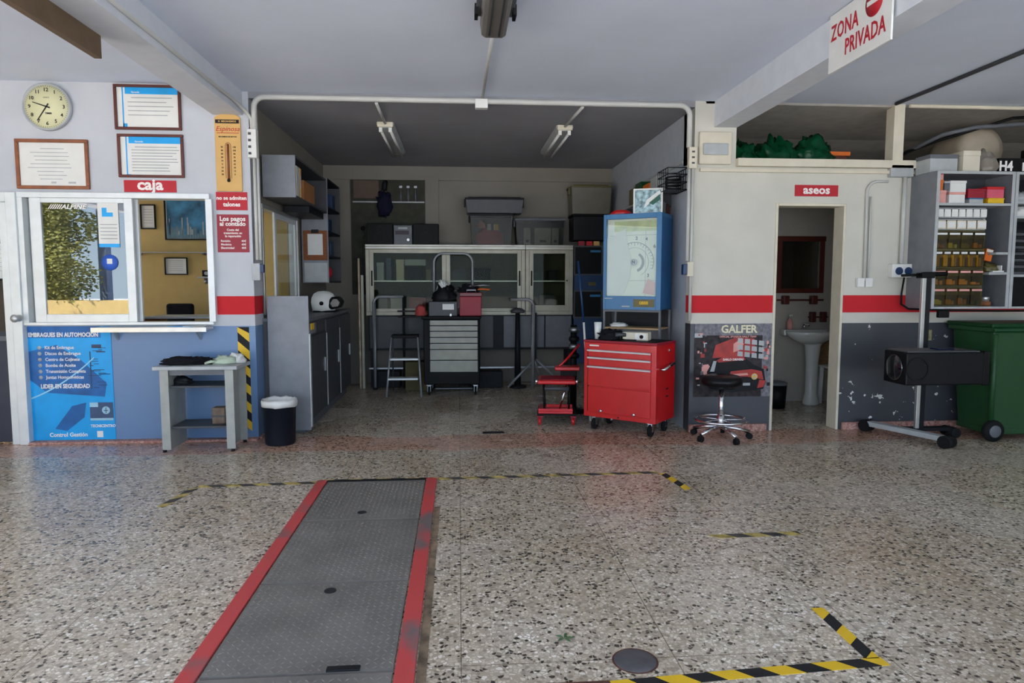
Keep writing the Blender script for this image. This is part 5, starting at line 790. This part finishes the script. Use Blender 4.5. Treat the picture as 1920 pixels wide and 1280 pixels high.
# ---------------------------------------------------------------- headlight tester
t = thing('headlight_tester', 'black headlight tester on a column with wheeled base before the dado', 'tester', (3.98, 5.77, 0))
b = MB(); b.box(-.04, .04, -.4, .34, .055, .1, Matrix.Rotation(R(21), 4, 'Z')); base = b.build('base_rail', K['lgrey'], t, loc=(-.0, 0, 0), bevel=.004)
for yy, m_ in ((-.4, 1), (.36, 0)): p = Matrix.Rotation(R(21), 4, 'Z') @ Vector((0, yy, .055)); q = Matrix.Rotation(R(21), 4, 'Z') @ Vector((.05, 0, 0)); MB().cyl(p-q, p+q, .055, n=22).build('wheel', K['rubber'], t)
part('cross_rail', K['char'], t, (0, .52, .02, .1, .06, .09)); MB().cyl((.5, -.02, .045), (.5, .14, .045), .045, n=20).build('wheel', K['rubber'], t)
part('column', K['alu'], t, (.12, .155, 0, .03, .09, 1.45), bevel=.003); part('column_cover', K['char'], t, (.155, .2, 0, .05, .09, 1.45), bevel=.003); part('top_cap', K['black'], t, (.1, .22, -.02, .07, 1.44, 1.49), bevel=.006)
MB().cyl((-.06, .03, 1.465), (.13, .03, 1.47), .012).cyl((.13, .03, 1.475), (.36, .03, 1.48), .02).build('top_handle', K['black'], t)
h = part('lens_box', mat('tester_black', (17, 18, 20), .45), t, (-.34, .36, -.5, -.2, .56, .83), bevel=.012); part('end_hood', K['black'], h, (.33, .38, -.505, -.19, .555, .835), bevel=.006)
part('top_lid', K['dgrey'], h, (-.33, .3, -.49, -.21, .83, .842), bevel=.004); part('level_window', mat('deep_blue', (14, 26, 60), .2), h, (.0, .14, -.4, -.3, .842, .852)); MB().lathe([(0, -.012), (.1, -.01), (.115, 0)], 28, axis='X').build('lens', K['lens'], h, loc=(-.342, -.35, .695))
MB().ring(-.24, .695, .085, .1, -.506, -.5, n=28).build('front_ring', K['black'], h); part('slide_arm', K['char'], t, (.09, .22, -.2, .0, .62, .76), bevel=.004)
# ---------------------------------------------------------------- green wheelie bin
t = thing('wheelie_bin', 'large dark green wheeled rubbish bin under the shelves at the right', 'bin', (5.02, 5.86, 0))
gm = mat('bin_green', (30, 74, 38), .45, nz=.12, sc=5)
def taper(w0, d0, z0, w1, d1, z1): b = MB(); vs = [b.b.verts.new((sx*w, sy*d, z)) for (w, d, z) in ((w0, d0, z0), (w1, d1, z1)) for sx, sy in ((-1, -1), (1, -1), (1, 1), (-1, 1))]; b._f(0, [b.b.faces.new([vs[i] for i in f]) for f in ((0, 1, 2, 3), (4, 5, 6, 7), (0, 1, 5, 4), (1, 2, 6, 5), (2, 3, 7, 6), (3, 0, 4, 7))]); return b
taper(.30, .2, .07, .36, .25, .98).build('body', gm, t, bevel=.02)
part('rim', gm, t, (-.39, .39, -.28, .27, .97, 1.01), bevel=.008); part('lid', K['green'], t, (-.4, .4, -.285, .28, 1.01, 1.045), bevel=.01); MB().cyl((-.4, -.3, .99), (.4, -.3, .99), .016).build('handle', K['green'], t)
MB().tube([(-.325, -.235, .12), (-.355, -.27, .95)], .022).build('corner_rib', gm, t); part('bottom_skirt', gm, t, (-.31, .31, -.21, .2, .05, .1), bevel=.006)
for x in (-.34, .34):
    wq = MB().lathe([(.0, -.03), (.085, -.03), (.095, -.015), (.095, .015), (.085, .03), (0, .03)], 28, axis='Y').build('wheel', K['rubber'], t, loc=(x+.02, -.26, .095)); MB().lathe([(0, -.034), (.052, -.034), (.056, -.03)], 20, axis='Y').build('hub_cap', K['mgrey'], wq)
tag(MB().box(-.06, .06, -.004, 0, -.05, .05).build('wall_stain_sticker', mat('yellowed_paper', (168, 160, 120), .9, nz=.4, sc=30), loc=(4.46, 6.2, .9)), 'torn yellowish sticker remnant on the dado behind the tester', 'sticker')
# ---------------------------------------------------------------- floor: pit, tapes, covers
pl = mat('checker_plate', (128, 123, 116), .5, .15, nz=.18, sc=3); rr_ = mat('worn_red_paint', (186, 66, 62), .6, nz=.1, sc=4)
_t = rr_.node_tree; _r = [n for n in _t.nodes if n.type == 'VALTORGB'][0]; _r.color_ramp.elements[0].position = .34; _r.color_ramp.elements[0].color = lin((112, 100, 98)); _r.color_ramp.elements[1].position = .46; _r.color_ramp.elements[1].color = lin((196, 72, 70)); [n for n in _t.nodes if n.type == 'TEX_NOISE'][0].inputs['Scale'].default_value = 2.2
def plate(label, y0, y1, hole=None, hinge=False):
    x0, x1 = -.922, -.245; t = thing('pit_cover', label, 'pit cover', ((x0+x1)/2, y0, 0)); W = (x1-x0)/2; L = y1-y0
    b = MB(); b.box(-W, W, .004, L-.004, 0, .012)
    s_ = .028; ny = int(L/s_); nx = int(2*W/s_)
    for j in range(ny):
        for i in range(nx):
            cx_, cy_ = -W+.02+i*s_, .02+j*s_; a = R(45 if (i+j) % 2 else -45); c, s2 = math.cos(a), math.sin(a)
            if hole and (cx_-hole[0])**2+(cy_-hole[1])**2 < .0016: continue
            if abs(cx_) > W-.012 or cy_ > L-.015: continue
            vs = [b.b.verts.new((cx_+u*c-v*s2, cy_+u*s2+v*c, z)) for u, v, z in ((-.013, 0, .012), (0, -.0035, .012), (.013, 0, .012), (0, .0035, .012), (0, 0, .0148))]
            for q in ((0, 1, 4), (1, 2, 4), (2, 3, 4), (3, 0, 4)): b.b.faces.new([vs[k] for k in q])
    b.build('steel_plate', pl, t)
    if hole: MB().lathe([(0, .0122), (.022, .0125), (.024, .0128), (.024, .0155), (.027, .0155), (.028, .0122)], 24, c=(hole[0], hole[1], 0)).build('lifting_hole', K['ink'], t)
    if hinge:
        part('hinge', K['char'], t, (.1, .22, .0, .03, .012, .02), bevel=.002)
    return t
plate('diamond steel pit cover farthest from the camera, with a lifting hole', 3.975, 4.76, (-.01, .12)); plate('plain diamond steel pit cover in the middle of the pit', 3.13, 3.97); plate('large diamond steel pit cover with a lifting hole nearest the middle one', 2.375, 3.125, (-.005, .66), True); plate('diamond steel pit cover cut off by the bottom of the picture', 1.55, 2.365)
for x0, x1, lb in ((-1.0, -.93, 'worn red painted steel rail along the left side of the pit'), (-.238, -.165, 'worn red painted steel rail along the right side of the pit')): tag(MB().box(x0, x1, 1.55, 4.8, 0, .016).build('pit_rail', rr_, bevel=.003), lb, 'rail')
tag(MB().box(-.93, -.238, 4.762, 4.8, 0, .014).build('pit_end_bar', K['char']), 'dark bar closing the far end of the pit', 'bar')
tag(MB().box(-.16, -.125, 1.6, 4.2, 0, .003).build('dirt_gap', mat('brown_dirt', (140, 120, 96), .9, nz=.5, sc=12)), 'brown dirty strip beside the right pit rail', 'dirt')
def ft(label, p0, p1, worn, ph=0, z=.0): tape('floor_tape', label, (p0[0], p0[1], z), (p1[0], p1[1], z), .055, (0, 0, 1), slant=.05, pitch=.2, th=.0015, ph=ph, worn=worn)
ft('worn striped floor tape left of the pit end', (-1.8, 4.755), (-1.01, 4.79), 1); ft('worn striped floor tape across the far end of the pit', (-1.0, 4.83), (-.16, 4.83), 1, .05); ft('long worn striped floor tape from the pit end to the right', (-.15, 4.82), (1.46, 4.86), 1); ft('short angled worn floor tape at the far left corner', (-1.87, 4.33), (-1.81, 4.72), 1)
ft('short angled striped floor tape at the far right corner', (1.55, 4.42), (1.49, 4.83), 0, .03); ft('short worn striped floor tape alone on the right floor', (1.35, 3.575), (1.9, 3.59), 1, .07); ft('striped floor tape running towards the camera at lower right', (1.535, 2.73), (1.535, 2.33), 0); ft('bright striped floor tape along the bottom edge at lower right', (.5, 2.235), (1.57, 2.31), 0, .04); ft('striped tape piece at the bottom left of the rusty frame', (.18, 2.24), (.26, 2.22), 0)
t = thing('floor_cover', 'round worn metal cap set in the floor near the bottom tape', 'cover', (.645, 2.385, 0)); MB().lathe([(0, .004), (.072, .004), (.078, .002), (.08, 0)], 40).build('cap', mat('worn_steel', (104, 102, 104), .5, .4, nz=.25, sc=12), t); MB().lathe([(.078, .0), (.083, .003), (.086, 0)], 40).build('rim', K['rust'], t)
t = thing('rusty_hatch', 'rusty brown metal hatch at the bottom edge of the picture', 'hatch', (.36, 2.16, 0)); part('frame', K['rust'], t, (-.16, .16, .08, .1, 0, .006), (-.16, -.14, -.12, .08, 0, .006), (.14, .16, -.12, .08, 0, .006)); part('lid', mat('dark_rust', (84, 44, 26), .7, nz=.5, sc=10), t, (-.14, .14, -.12, .08, 0, .003))
t = thing('floor_drain', 'small dark floor drain in front of the workshop bay', 'drain', (.315, 6.3, 0)); part('grate', K['char'], t, (-.1, .1, -.04, .04, 0, .005), bevel=.002); b = MB(); [b.box(-.085+.02*i, -.075+.02*i, -.03, .03, .005, .0065) for i in range(9)]; b.build('slots', K['ink'], t)
b = MB()
for a in (0, 70, 150, 220, 300): c_, s_ = math.cos(R(a)), math.sin(R(a)); b.b.faces.new([b.b.verts.new(p) for p in ((0, 0, .002), (.02*c_-.007*s_, .02*s_+.007*c_, .008), (.042*c_, .042*s_, .004), (.02*c_+.007*s_, .02*s_-.007*c_, .008))])
tag(b.build('fallen_leaf', mat('leaf_green', (70, 110, 60), .6), loc=(.407, 2.562, 0)), 'tiny green leaf sprig on the terrazzo near the round floor cap', 'leaf')
